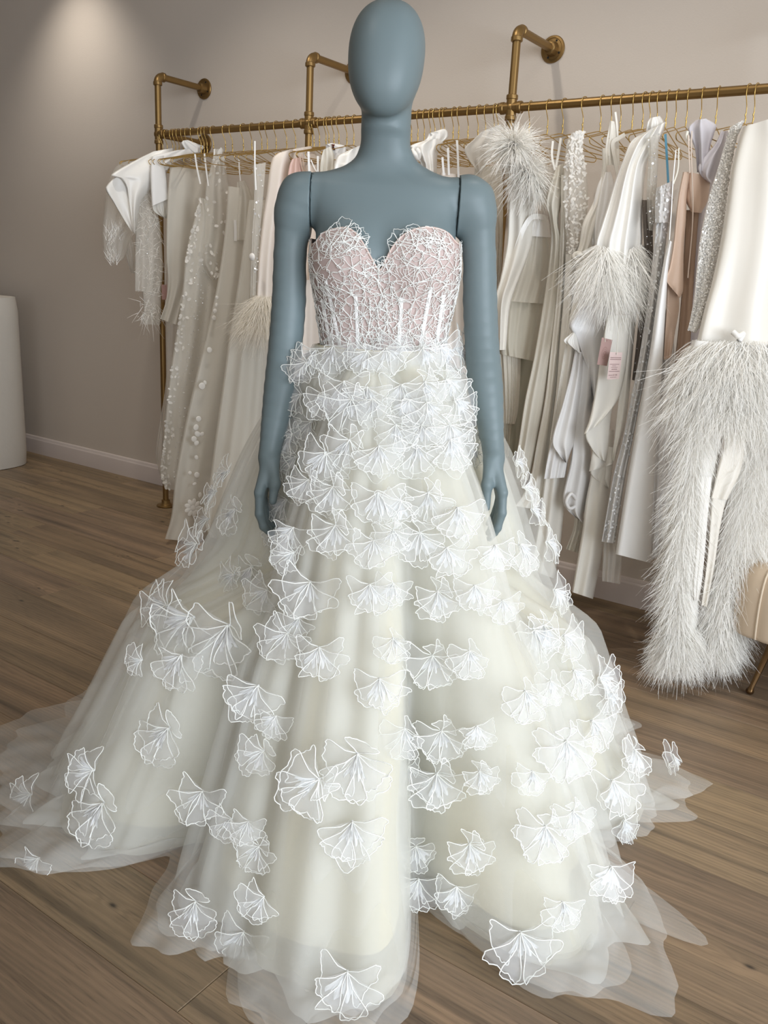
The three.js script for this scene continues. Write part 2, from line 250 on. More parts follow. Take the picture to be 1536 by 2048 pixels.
// ---------------------------------------------------------------- the mannequin
// local frame: a = to the right in the picture, y up, c = towards the camera; origin on the floor 2 m in front of the lens
const HF = V(-Math.sin(YAW), 0, -Math.cos(YAW)), HR = V(Math.cos(YAW), 0, -Math.sin(YAW));
const MO = HF.clone().multiplyScalar(2.0);
const loc = (a, y, c) => MO.clone().addScaledVector(HR, a).addScaledVector(HF, -c).setY(y);
const toLoc = (p) => { const d = p.clone().sub(MO); return V(d.dot(HR), p.y, -d.dot(HF)); };
const mpx = (px, py, c = 0) => toLoc(onPlane(px, py, loc(0, 0, c), HF));   // local coordinates of a pixel on the frontal plane c
function surfaceNets(f, lo, hi, cell) {
  const nx = Math.ceil((hi[0] - lo[0]) / cell) + 1, ny = Math.ceil((hi[1] - lo[1]) / cell) + 1, nz = Math.ceil((hi[2] - lo[2]) / cell) + 1;
  const F = new Float32Array(nx * ny * nz), at = (i, j, k) => (k * ny + j) * nx + i;
  for (let k = 0; k < nz; k++) for (let j = 0; j < ny; j++) for (let i = 0; i < nx; i++) F[at(i, j, k)] = f(lo[0] + i * cell, lo[1] + j * cell, lo[2] + k * cell);
  const id = new Int32Array(nx * ny * nz).fill(-1), P = [], idx = [];
  for (let k = 0; k < nz - 1; k++) for (let j = 0; j < ny - 1; j++) for (let i = 0; i < nx - 1; i++) {
    let m = 0, sx = 0, sy = 0, sz = 0, n = 0; const c = [];
    for (let q = 0; q < 8; q++) { const v = F[at(i + (q & 1), j + ((q >> 1) & 1), k + (q >> 2))]; c.push(v); if (v < 0) m |= 1 << q; }
    if (m === 0 || m === 255) continue;
    for (let a = 0; a < 8; a++) for (let b = 0; b < 3; b++) if (!(a & (1 << b))) { const e = a | (1 << b); if ((c[a] < 0) !== (c[e] < 0)) { const t = c[a] / (c[a] - c[e]); sx += (a & 1) + (b === 0 ? t : 0); sy += ((a >> 1) & 1) + (b === 1 ? t : 0); sz += (a >> 2) + (b === 2 ? t : 0); n++; } }
    id[at(i, j, k)] = P.length / 3; P.push(lo[0] + (i + sx / n) * cell, lo[1] + (j + sy / n) * cell, lo[2] + (k + sz / n) * cell);
  }
  const quad = (a, b, c, d, flip) => { if (a < 0 || b < 0 || c < 0 || d < 0) return; flip ? idx.push(a, c, b, a, d, c) : idx.push(a, b, c, a, c, d); };
  for (let k = 1; k < nz - 1; k++) for (let j = 1; j < ny - 1; j++) for (let i = 1; i < nx - 1; i++) {
    const v = F[at(i, j, k)] < 0;
    if (v !== (F[at(i + 1, j, k)] < 0)) quad(id[at(i, j - 1, k - 1)], id[at(i, j, k - 1)], id[at(i, j, k)], id[at(i, j - 1, k)], !v);
    if (v !== (F[at(i, j + 1, k)] < 0)) quad(id[at(i - 1, j, k - 1)], id[at(i - 1, j, k)], id[at(i, j, k)], id[at(i, j, k - 1)], !v);
    if (v !== (F[at(i, j, k + 1)] < 0)) quad(id[at(i - 1, j - 1, k)], id[at(i, j - 1, k)], id[at(i, j, k)], id[at(i - 1, j, k)], !v);
  }
  const N = [], e = cell * 0.35;
  for (let q = 0; q < P.length; q += 3) {
    let g;
    for (let it = 0; it < 3; it++) {
      const x = P[q], y = P[q + 1], z = P[q + 2], v = f(x, y, z);
      g = [(f(x + e, y, z) - f(x - e, y, z)) / (2 * e), (f(x, y + e, z) - f(x, y - e, z)) / (2 * e), (f(x, y, z + e) - f(x, y, z - e)) / (2 * e)];
      const l2 = Math.max(g[0] * g[0] + g[1] * g[1] + g[2] * g[2], 0.05), s = clamp(v / l2, -cell, cell) * (it < 2 ? 0.8 : 0);
      P[q] -= g[0] * s; P[q + 1] -= g[1] * s; P[q + 2] -= g[2] * s;
    }
    const l = Math.hypot(...g) || 1; N.push(g[0] / l, g[1] / l, g[2] / l);
  }
  const W = [], WN = [];
  for (let q = 0; q < P.length; q += 3) { const p = loc(P[q], P[q + 1], P[q + 2]), n = HR.clone().multiplyScalar(N[q]).addScaledVector(V(0, 1, 0), N[q + 1]).addScaledVector(HF, -N[q + 2]); W.push(p.x, p.y, p.z); WN.push(n.x, n.y, n.z); }
  const o = new THREE.BufferGeometry(); o.setAttribute('position', new THREE.Float32BufferAttribute(W, 3)); o.setAttribute('normal', new THREE.Float32BufferAttribute(WN, 3)); o.setIndex(idx); return o;
}
const smin = (a, b, k) => { const h = Math.max(k - Math.abs(a - b), 0) / k; return Math.min(a, b) - h * h * k * 0.25; };
function cone(a, b, ra, rb) {   // tapered capsule
  const ax = a[0], ay = a[1], az = a[2], bx = b[0] - ax, by = b[1] - ay, bz = b[2] - az, l2 = bx * bx + by * by + bz * bz;
  return (x, y, z) => { const px = x - ax, py = y - ay, pz = z - az, t = clamp((px * bx + py * by + pz * bz) / l2, 0, 1); const dx = px - bx * t, dy = py - by * t, dz = pz - bz * t; return Math.sqrt(dx * dx + dy * dy + dz * dz) - (ra + (rb - ra) * t); };
}
// torso outline read at the frontal plane: [pixel row, left, right]
const rows = [[262, 722, 821], [286, 721, 821], [300, 717, 825], [315, 710, 833], [326, 699, 846], [336, 683, 864], [343, 664, 882], [348, 646, 899], [353, 618, 922], [362, 600, 942], [380, 596, 945], [410, 608, 930], [440, 622, 916], [465, 630, 912], [500, 634, 909], [545, 635, 907], [580, 638, 902], [610, 642, 896], [650, 648, 886], [690, 653, 880], [720, 653, 881], [760, 648, 888], [810, 646, 894]].map(([y, l, r]) => { const L = mpx(l, y), R = mpx(r, y); return [(L.y + R.y) / 2, (R.x - L.x) / 2, (R.x + L.x) / 2]; }).reverse();
const tA = table(rows.map((r) => [r[0], r[1]])), tX = table(rows.map((r) => [r[0], r[2]]));
const yNeck = rows[rows.length - 1][0], yHip = rows[0][0];
const SH = mpx(768, 350).y, UND = mpx(768, 450).y, BUST = mpx(768, 520).y, WAI = mpx(768, 690).y;
const tB = table([[yHip - 0.1, 0.105], [yHip, 0.105], [WAI, 0.082], [WAI + 0.1, 0.09], [BUST, 0.1], [UND, 0.094], [SH - 0.03, 0.075], [SH, 0.06], [SH + 0.025, 0.056], [yNeck - 0.02, 0.055], [yNeck, 0.056]]);
const tC = table([[yHip, -0.01], [WAI, 0.0], [BUST, 0.0], [SH - 0.03, -0.018], [SH + 0.02, -0.022], [yNeck - 0.02, -0.012], [yNeck, -0.002]]);
const headTop = mpx(774, 1).y, chinY = mpx(770, 237, 0.05).y, hc = mpx(774, 95).x, headH = (headTop - chinY) / 2, headC = (headTop + chinY) / 2, headA = (mpx(851, 95).x - mpx(697, 95).x) / 2;
const bl = mpx(700, 520, 0.09), br = mpx(836, 520, 0.09);
function torsoF(x, y, z) {
  const yy = Math.min(y, yNeck), a = tA(yy), b = tB(yy), X = (x - tX(yy)) / a, Zz = (z - tC(yy)) / b;
  let f = (Math.pow(Math.pow(Math.abs(X), 2.2) + Math.pow(Math.abs(Zz), 2.2), 1 / 2.2) - 1) * Math.min(a, b);
  if (y > yNeck + 0.1) f = Math.max(f, y - yNeck - 0.1);
  // chest, bust, collar
  const e1 = Math.hypot((x - bl.x) / 1.02, (y - bl.y) / 1.08, (z - 0.052)) - 0.062, e2 = Math.hypot((x - br.x) / 1.02, (y - br.y) / 1.08, (z - 0.052)) - 0.062;
  f = smin(f, e1, 0.05); f = smin(f, e2, 0.05);
  f = Math.max(f, yHip - 0.02 - y);
  return f;
}
function headF(x, y, z) {
  const v = (y - headC) / headH, w = clamp(v, -1.3, 1.3);
  const A = headA * (1 + 0.075 * w - 0.02 * w * w) * 0.985, B = 0.102 * (1 + 0.14 * w), zc = 0.014 - 0.034 * w + 0.012 * w * w;
  const q = Math.pow(Math.pow(Math.abs((x - hc - 0.003 * w) / A), 2.3) + Math.pow(Math.abs(v), 2.3) + Math.pow(Math.abs((z - zc) / B), 2.3), 1 / 2.3);
  return (q - 1) * 0.085;
}
const bodyF = (x, y, z) => smin(torsoF(x, y, z), headF(x, y, z), 0.012);
const P3 = (px, py, c) => { const p = mpx(px, py, c); return [p.x, p.y, p.z]; };
function armField(side) {
  const S = side < 0 ? { j: [[599, 404, -0.012, 0.046], [583, 470, -0.012, 0.037], [578, 600, -0.008, 0.0385], [571, 690, 0.004, 0.0385], [563, 775, 0.03, 0.0395], [549, 850, 0.055, 0.0305], [538, 912, 0.078, 0.0225]],
    palm: [[538, 915, 0.078], [524, 985, 0.09]], th: [[546, 925, 0.095, 0.014], [550, 968, 0.115, 0.0115], [545.5, 1002, 0.122, 0.0088]],
    fin: [[[519, 985, 0.116], [519, 1028, 0.122], [527, 1053, 0.12], [535, 1063, 0.115]], [[521, 990, 0.096], [526, 1036, 0.1], [537, 1060, 0.098], [545, 1067, 0.094]], [[523, 990, 0.076], [531, 1030, 0.078], [543, 1051, 0.076], [549, 1057, 0.073]], [[525, 985, 0.057], [534, 1018, 0.058], [545, 1036, 0.057], [549, 1042, 0.056]]], seam: [622, 400] }
    : { j: [[943, 404, -0.012, 0.046], [957, 470, -0.012, 0.037], [960, 600, -0.008, 0.0385], [964, 690, 0.004, 0.0385], [971, 775, 0.03, 0.0395], [981, 850, 0.055, 0.0295], [988, 912, 0.078, 0.0225]],
      palm: [[988, 915, 0.078], [1000, 985, 0.09]], th: [[979, 925, 0.095, 0.014], [974, 970, 0.115, 0.0115], [972.5, 1015, 0.122, 0.0088]],
      fin: [[[1005, 985, 0.116], [1004, 1026, 0.122], [995, 1056, 0.12], [983, 1074, 0.115]], [[1004, 990, 0.096], [1000, 1036, 0.1], [989, 1064, 0.098], [979, 1077, 0.094]], [[1002, 990, 0.076], [996, 1034, 0.078], [984, 1056, 0.076], [976, 1066, 0.073]], [[1000, 985, 0.057], [992, 1020, 0.058], [982, 1040, 0.057], [976, 1048, 0.056]]], seam: [917, 400] };
  const bones = [], J = S.j.map(([x, y, c, r]) => [P3(x, y, c), r]);
  const jc = new THREE.CatmullRomCurve3(J.map((j) => V(...j[0]))), jr = table(J.map((j, i) => [i / (J.length - 1), j[1]])), NJ = 18, jp = []; for (let i = 0; i <= NJ; i++) jp.push([jc.getPoint(i / NJ).toArray(), jr(i / NJ)]);
  for (let i = 0; i < NJ; i++) bones.push(cone(jp[i][0], jp[i + 1][0], jp[i][1], jp[i + 1][1]));
  const deltoid = cone(P3(side < 0 ? 610 : 932, 391, -0.016), P3(side < 0 ? 592 : 950, 424, -0.012), 0.0405, 0.041);
  const pa = P3(...S.palm[0]), pb = P3(...S.palm[1]), knuckles = S.fin.map((f) => P3(...f[0]));
  const palm = knuckles.map((k, i) => cone([pa[0], pa[1], pa[2] + (1.5 - i) * 0.009], k, 0.012, 0.0125));
  const fr = [0.0098, 0.0098, 0.0092, 0.008], fingers = S.fin.map((f, i) => f.slice(0, 3).map((p, q) => cone(P3(...p), P3(...f[q + 1]), fr[i] * (q === 0 ? 1.12 : q === 1 ? 1 : 0.9), fr[i] * (q === 0 ? 1 : q === 1 ? 0.9 : 0.72))));
  const th = S.th.map(([x, y, c, r]) => [P3(x, y, c), r]), thumb = [cone(th[0][0], th[1][0], th[0][1], th[1][1]), cone(th[1][0], th[2][0], th[1][1], th[2][1])];
  const sx = mpx(S.seam[0], S.seam[1]).x, yw = mpx(540, 835).y;
  return (x, y, z) => {
    let f = bones[0](x, y, z); for (let i = 1; i < bones.length; i++) f = smin(f, bones[i](x, y, z), 0.004);
    f = smin(f, deltoid(x, y, z), 0.03);
    if (y < yw) {
      let h = palm[0](x, y, z); for (let i = 1; i < 4; i++) h = smin(h, palm[i](x, y, z), 0.014);
      f = smin(f, h, 0.02); f = smin(f, smin(thumb[0](x, y, z), thumb[1](x, y, z), 0.01), 0.014);
      let g = 9; for (const c of fingers) { let q = smin(smin(c[0](x, y, z), c[1](x, y, z), 0.006), c[2](x, y, z), 0.006); g = Math.min(g, q); }
      f = smin(f, g, 0.0045);
    } else if (y > SH - 0.2) f = lerp(f, smin(f, torsoF(x, y, z), 0.035), smooth(SH - 0.2, SH - 0.08, y));
    return Math.max(f, side < 0 ? x - sx + 0.0002 : sx + 0.0002 - x);
  };
}
const seamL = mpx(622, 400).x, seamR = mpx(917, 400).x;
const armL = armField(-1), armR = armField(1);
const dL = cone(P3(610, 391, -0.016), P3(592, 424, -0.012), 0.0405, 0.041), dR = cone(P3(932, 391, -0.016), P3(950, 424, -0.012), 0.0405, 0.041);
const torsoClip = (x, y, z) => { let f = bodyF(x, y, z); { const q = smooth(SH - 0.2, SH - 0.08, y) * (1 - smooth(SH + 0.03, SH + 0.06, y)); if (q > 0) f = lerp(f, smin(smin(f, dL(x, y, z), 0.03), dR(x, y, z), 0.03), q); } return Math.max(f, seamL + 0.0002 - x, x - seamR + 0.0002); };
const scuff = tex(512, 512, (u, v, x, y) => { const n = 248 + 7 * noise(u * 9, v * 9, 2); return [n, n, n]; });
const greyBlue = phy({ color: '#728083', roughness: 0.43, specularIntensity: 0.7 });
const manq = thing('mannequin', 'full-figure matte grey-blue mannequin with a smooth faceless egg head, wearing the floral gown', 'mannequin', loc(-0.03, 0, 0));
part('body', surfaceNets(torsoClip, [seamL - 0.02, yHip - 0.04, -0.14], [seamR + 0.02, headTop + 0.02, 0.16], 0.0065), greyBlue, manq);
part('arm', surfaceNets(armL, [mpx(498, 990).x - 0.02, mpx(540, 1090, 0.1).y - 0.01, -0.09], [seamL + 0.012, SH + 0.05, 0.16], 0.0042), greyBlue, manq);
part('arm', surfaceNets(armR, [seamR - 0.012, mpx(980, 1100, 0.1).y - 0.01, -0.09], [mpx(1030, 990).x + 0.02, SH + 0.05, 0.16], 0.0042), greyBlue, manq);
{ // steel stand under the skirt
  const steel = std({ color: '#b9bcbd', metalness: 0.9, roughness: 0.3 }), p = (y) => loc(-0.03, y, -0.01);
  part('stand_pole', turned(p(0.01), p(3), [[0, 0], [0, 0.016], [yHip - 0.03, 0.016], [yHip - 0.03, 0]], 18), steel, manq);
  part('base_plate', turned(p(0.001), p(3), [[0, 0], [0, 0.19], [0.006, 0.192], [0.01, 0.186], [0.014, 0.03], [0.03, 0.02], [0.03, 0]], 48), steel, manq);
}
// ---------------------------------------------------------------- the floral tulle gown
const GC = loc(-0.028, 0, 0);      // gown axis
const waistY = mpx(768, 712, 0.1).y;
const gown = thing('wedding_gown', 'strapless ivory ball gown with corded lace bodice and tulle skirt scattered with wire-edged flowers', 'gown', GC);
const tulle = (o, c = '#fbfbf6') => phy({ color: c, roughness: 1, specularIntensity: 0.1, transparent: true, opacity: o, transmission: 0.25, thickness: 0 });
const sheet2 = (o) => std({ color: '#ffffff', roughness: 0.9, transparent: true, opacity: o });
const liningMat = std({ color: '#e8dfc2', roughness: 0.95 }), tulleA = tulle(0.42), tulleB = tulle(0.23), petalMat = sheet2(0.14), tuftMat = sheet2(0.55), cordMat = std({ color: '#fdfdf8', roughness: 0.6 });
const profR = table([[0, 0.70], [0.1, 0.655], [0.2, 0.6], [0.4, 0.508], [0.6, 0.425], [0.76, 0.35], [0.9, 0.262], [0.97, 0.21], [1.02, 0.165], [waistY, 0.128], [1.2, 0.12]]);
const deg = (d) => d * RAD;
// big folds round the skirt: ridge +1, valley -1 (angle from the camera side, to the right positive)
const foldT = table([[-180, 0.2], [-150, -0.6], [-130, 0.6], [-108, -0.3], [-90, 0.7], [-70, 0.9], [-58, 0.6], [-46, 0.2], [-38, -1.7], [-30, -0.2], [-24, 0.3], [-19, -0.1], [-10, 0.75], [0, 1.0], [8, 0.7], [14, -1.8], [20, -0.4], [27, 0.7], [38, 1.0], [46, 0.2], [52, 0.1], [58, -1.3], [66, 0.1], [78, 0.9], [90, 0.5], [97, -0.7], [106, 0.7], [120, -0.4], [150, 0.6]], 360);
const hemT = table([[-180, 0.9], [-140, 0.95], [-110, 0.95], [-85, 0.94], [-60, 0.97], [-38, 0.92], [-20, 0.98], [0, 1.03], [14, 0.97], [35, 1.04], [58, 0.95], [80, 0.9], [98, 0.88], [112, 0.9], [140, 0.9]], 360);
function skirtR(phi, y, k) {       // k: which layer, 0 lining .. 3 outermost
  const d = phi / RAD, t = clamp(1 - y / waistY, 0, 1), el = Math.sqrt(1 / ((Math.sin(phi) / 1.06) ** 2 + (Math.cos(phi) / 0.86) ** 2));
  const ecc = lerp(el, 1, smooth(0, 0.35, t)), hem = lerp(1, hemT(d), smooth(0.15, 1, t));
  const hipMin = y > yHip ? 1 / Math.hypot(Math.sin(phi) / (tA(y) + 0.014 + 0.004 * k), Math.cos(phi) / (tB(y) + 0.02 + 0.004 * k)) : 0;
  const nt = (1 - 0.7 * smooth(0.9, 1.0, y)) * (d < 0 ? 0.54 * Math.exp(-(((d + 62) / 29) ** 2)) : 0.42 * Math.exp(-(((d - 72) / 23) ** 2))) * smooth(0.4, 0.57, y);
  const A = 0.014 + 0.068 * smooth(0.1, 0.9, t), drift = 4 * noise(y * 1.7, k * 3.3, d * 0.01);
  const base = profR(y) * ecc * hem * [0.9, 0.95, 1, 1.035][k] + [0, 0.004, 0.01, 0.017][k] * smooth(0, 0.1, t);
  const rip = k ? (0.004 + 0.022 * t) * (0.55 * Math.sin(phi * (19 + 4 * k) + k * 2 + 1.4 * noise(y * 2, k)) + 0.35 * Math.sin(phi * (37 + 6 * k) + 2 * noise(d * 0.05, k)) + 0.9 * noise(d * 0.16 + k * 17, y * 0.9, k)) : 0.014 * t * Math.sin(phi * 17 + noise(y, 3) * 2) + 0.012 * t * noise(d * 0.2, y * 0.7, 5);
  return Math.max(hipMin, base * (1 - nt) + A * (1 - nt) * foldT(d + drift) * (k ? 0.9 : 1.15) + rip);
}
const gpt = (phi, r, y) => GC.clone().addScaledVector(HR, r * Math.sin(phi)).addScaledVector(HF, -r * Math.cos(phi)).setY(y);
// lining ends just off the floor; each tulle layer runs out over the floor
part('lining', sheet(300, 46, (u, v) => { const phi = (u * 2 - 1) * Math.PI, y = lerp(waistY + 0.012, 0.035 + 0.012 * Math.sin(phi * 7), v); return gpt(phi, skirtR(phi, y, 0), y); }, true), liningMat, gown);
const spill = [0, table([[-180, 0.05], [-100, 0.1], [-62, 0.08], [-40, 0.02], [-20, 0.06], [0, 0.08], [12, 0.02], [25, 0.06], [45, 0.1], [60, 0.02], [80, 0.1], [100, 0.1]], 360), table([[-180, 0.05], [-100, 0.16], [-80, 0.2], [-62, 0.12], [-52, 0.16], [-40, 0.0], [-28, 0.1], [-20, 0.06], [-8, 0.09], [2, 0.06], [12, 0.02], [22, 0.06], [34, 0.1], [41, 0.04], [48, 0.18], [58, 0.03], [70, 0.06], [87, 0.21], [98, 0.06], [106, 0.14], [130, 0.05]], 360), table([[-180, 0.05], [-110, 0.18], [-90, 0.22], [-70, 0.1], [-56, 0.13], [-44, 0.04], [-30, 0.13], [-22, 0.03], [-12, 0.07], [4, 0.11], [13, 0.0], [26, 0.06], [38, 0.14], [46, 0.1], [60, 0.06], [74, 0.03], [90, 0.16], [100, 0.12], [130, 0.05]], 360)];
part('petticoat', sheet(300, 46, (u, v) => { const phi = (u * 2 - 1) * Math.PI, y = lerp(waistY + 0.011, 0.012, v); return gpt(phi, skirtR(phi, y, 0) * 1.02 + 0.004 + 0.05 * smooth(0.8, 1, v), y); }, true), tulle(0.42, '#f3efdf'), gown);
for (const k of [1, 2, 3]) {
  const tv = 0.86;
  part('tulle_layer', sheet(420, 58, (u, v) => {
    const phi = (u * 2 - 1) * Math.PI, d = phi / RAD, y0 = 0.016 + 0.006 * k;
    if (v <= tv) { const y = lerp(waistY + 0.01, y0, Math.pow(v / tv, 0.93)); return gpt(phi, skirtR(phi, y, k), y); }
    const s = (v - tv) / (1 - tv), r = skirtR(phi, y0, k) + s * (spill[k](d) + 0.02 * noise(d * 0.3, k * 5) + 0.06 * (Math.abs(((d * 0.085 + k * 0.37 + 20 + 0.4 * noise(d * 0.07, k)) % 1) * 2 - 1) - 0.5) * (1 - smooth(100, 130, Math.abs(d)))), cr = 0.5 + 0.5 * noise(d * 0.22 + k * 7, s * 2.2, k);
    return gpt(phi + 0.02 * s * noise(d * 0.1, k), r, Math.max(0.004, y0 * (1 - s) + 0.003 + 0.03 * cr * cr * Math.sin(s * Math.PI) + 0.008 * cr * s));
  }, true), k === 1 ? tulleA : tulleB, gown);
}
// ---- flowers: a gathered tuft, a corolla of sheer petals, a wire edge
function flowerKind(n) {
  seed(500 + n); const pet = [], cord = [], tuft = [], spread = 0.62;
  const plan = [[-70, 0.74], [-38, 0.9], [-4, 0.98], [32, 0.92], [66, 0.76], [172, 0.32], [130, 0.36]].slice(0, [5, 6, 7, 5][n % 4]), lean = rr(-14, 14);
  for (let i = 0; i < plan.length; i++) {
    const a = (plan[i][0] * (0.78 + 0.26 * (n % 3) / 2) + lean + rr(-13, 13)) * RAD, L = plan[i][1] * rr(0.86, 1.08), W = rr(0.58, 0.84) * (0.55 + 0.45 * plan[i][1]), bulge = rr(0.05, 0.22), curl = rr(-0.1, 0.2), s0 = rr(0, 50), z0 = 0.015 + 0.03 * ((i * 3) % 5);
    const ca = Math.cos(a), sa = Math.sin(a);
    const edge = (q) => { const t = Math.PI * q, wob = 1 + (0.2 * noise(q * 5, s0) + 0.12 * noise(q * 16, s0 + 7)) * Math.sin(t); return [Math.sin(t) ** 0.75 * Math.cos(t) * -W * 1.35 * wob, (1 - Math.cos(t * 2)) / 2 * 0 + Math.sin(t) ** 0.44 * L * wob]; };
    const put = (x, l, z) => V(x * ca + l * sa, -(l * ca - x * sa), z);
    const zz = (x, l) => z0 + bulge * Math.sin(clamp(l / L, 0, 1) * Math.PI * 0.9) + curl * (l / L) ** 2 + 0.03 * Math.sin(x / W * 7 + s0) * (l / L) + 0.12 * (x / W) * (x / W) * (s0 > 25 ? 1 : -1) * 0.4;
    const E = []; for (let q = 0; q <= 36; q++) { const [x, l] = edge(q / 36); E.push(put(x, l, zz(x, l) + 0.01)); }
    cord.push(tube(E, 0.0135, 4, false, false));
    pet.push(sheet(10, 5, (u, v) => { const [x, l] = edge(u), f = v; return put(x * f, l * f, zz(x * f, l * f)); }));
  }
  const ts = rr(0.5, 0.85), TL = rr(0.5, 0.72), tr = rr(-0.3, 0.3);
  tuft.push(sheet(22, 4, (u, v) => { const a = tr + lerp(-ts, ts, u), l = TL * v * (0.85 + 0.15 * Math.sin(u * 21)), z = 0.06 + 0.16 * Math.sin(v * 2.2) * (0.6 + 0.4 * Math.cos(a)) + (u * 22 % 2 < 1 ? 0.035 : -0.035) * (0.3 + v); return V(Math.sin(a) * l, -Math.cos(a) * l, z); }));
  tuft.push(new THREE.SphereGeometry(0.035, 6, 5).translate(0, 0, 0.06));
  return { pet: merge(pet), cord: merge(cord), tuft: merge(tuft) };
}
const kinds = []; for (let i = 0; i < 12; i++) kinds.push(flowerKind(i));
function placeFlower(P, n, down, size, kind, spin) {
  const z = n.clone().normalize(), y = down.clone().negate(); y.addScaledVector(z, -y.dot(z)).normalize(); const x = y.clone().cross(z);
  const q = new THREE.Quaternion().setFromRotationMatrix(new THREE.Matrix4().makeBasis(x, y, z)).multiply(new THREE.Quaternion().setFromAxisAngle(V(0, 0, 1), spin));
  const K = kinds[kind % kinds.length];
  const f = new THREE.Mesh(K.tuft, tuftMat); f.name = 'flower'; f.position.copy(P).sub(GC); f.quaternion.copy(q); f.scale.setScalar(size);
  for (const [nm, g, m] of [['corolla', K.pet, petalMat], ['wire_edge', K.cord, cordMat]]) { const c = new THREE.Mesh(g, m); c.name = nm; c.castShadow = c.receiveShadow = true; f.add(c); }
  gown.add(f); return f;
}
function onSkirt(px, py, k = 3) {
  const d = ray(px, py);
  const f = (t) => { const p = EYE.clone().addScaledVector(d, t), q = p.clone().sub(GC), a = q.dot(HR), c = -q.dot(HF); if (p.y > waistY) return 1; if (p.y < 0.012) return -1; return Math.hypot(a, c) - skirtR(Math.atan2(a, c), p.y, k); };
  let t0 = 0.9, hit = null;
  for (let t = 0.9; t < 3.2; t += 0.01) { if (f(t) < 0) { let a = t - 0.01, b = t; for (let i = 0; i < 12; i++) { const m = (a + b) / 2; f(m) < 0 ? b = m : a = m; } hit = b; break; } }
  if (hit === null) { // just outside the silhouette: the nearest approach
    const fl = atY(px, py, 0.035), fr = fl.clone().sub(GC); if (py > 1450 && Math.hypot(fr.dot(HR), fr.dot(HF)) < 1.05) hit = fl.distanceTo(EYE);
    let best = hit === null ? 9 : -9; for (let t = 0.9; t < 3; t += 0.01) { const v = f(t); if (v < best) { best = v; hit = t; } }
  }
  const P = EYE.clone().addScaledVector(d, hit), q = P.clone().sub(GC), phi = Math.atan2(q.dot(HR), -q.dot(HF));
  const n = HR.clone().multiplyScalar(Math.sin(phi)).addScaledVector(HF, -Math.cos(phi)).addScaledVector(V(0, 1, 0), 0.25).normalize().addScaledVector(EYE.clone().sub(P).normalize(), 0.65).normalize();
  return { P, n, phi };
}
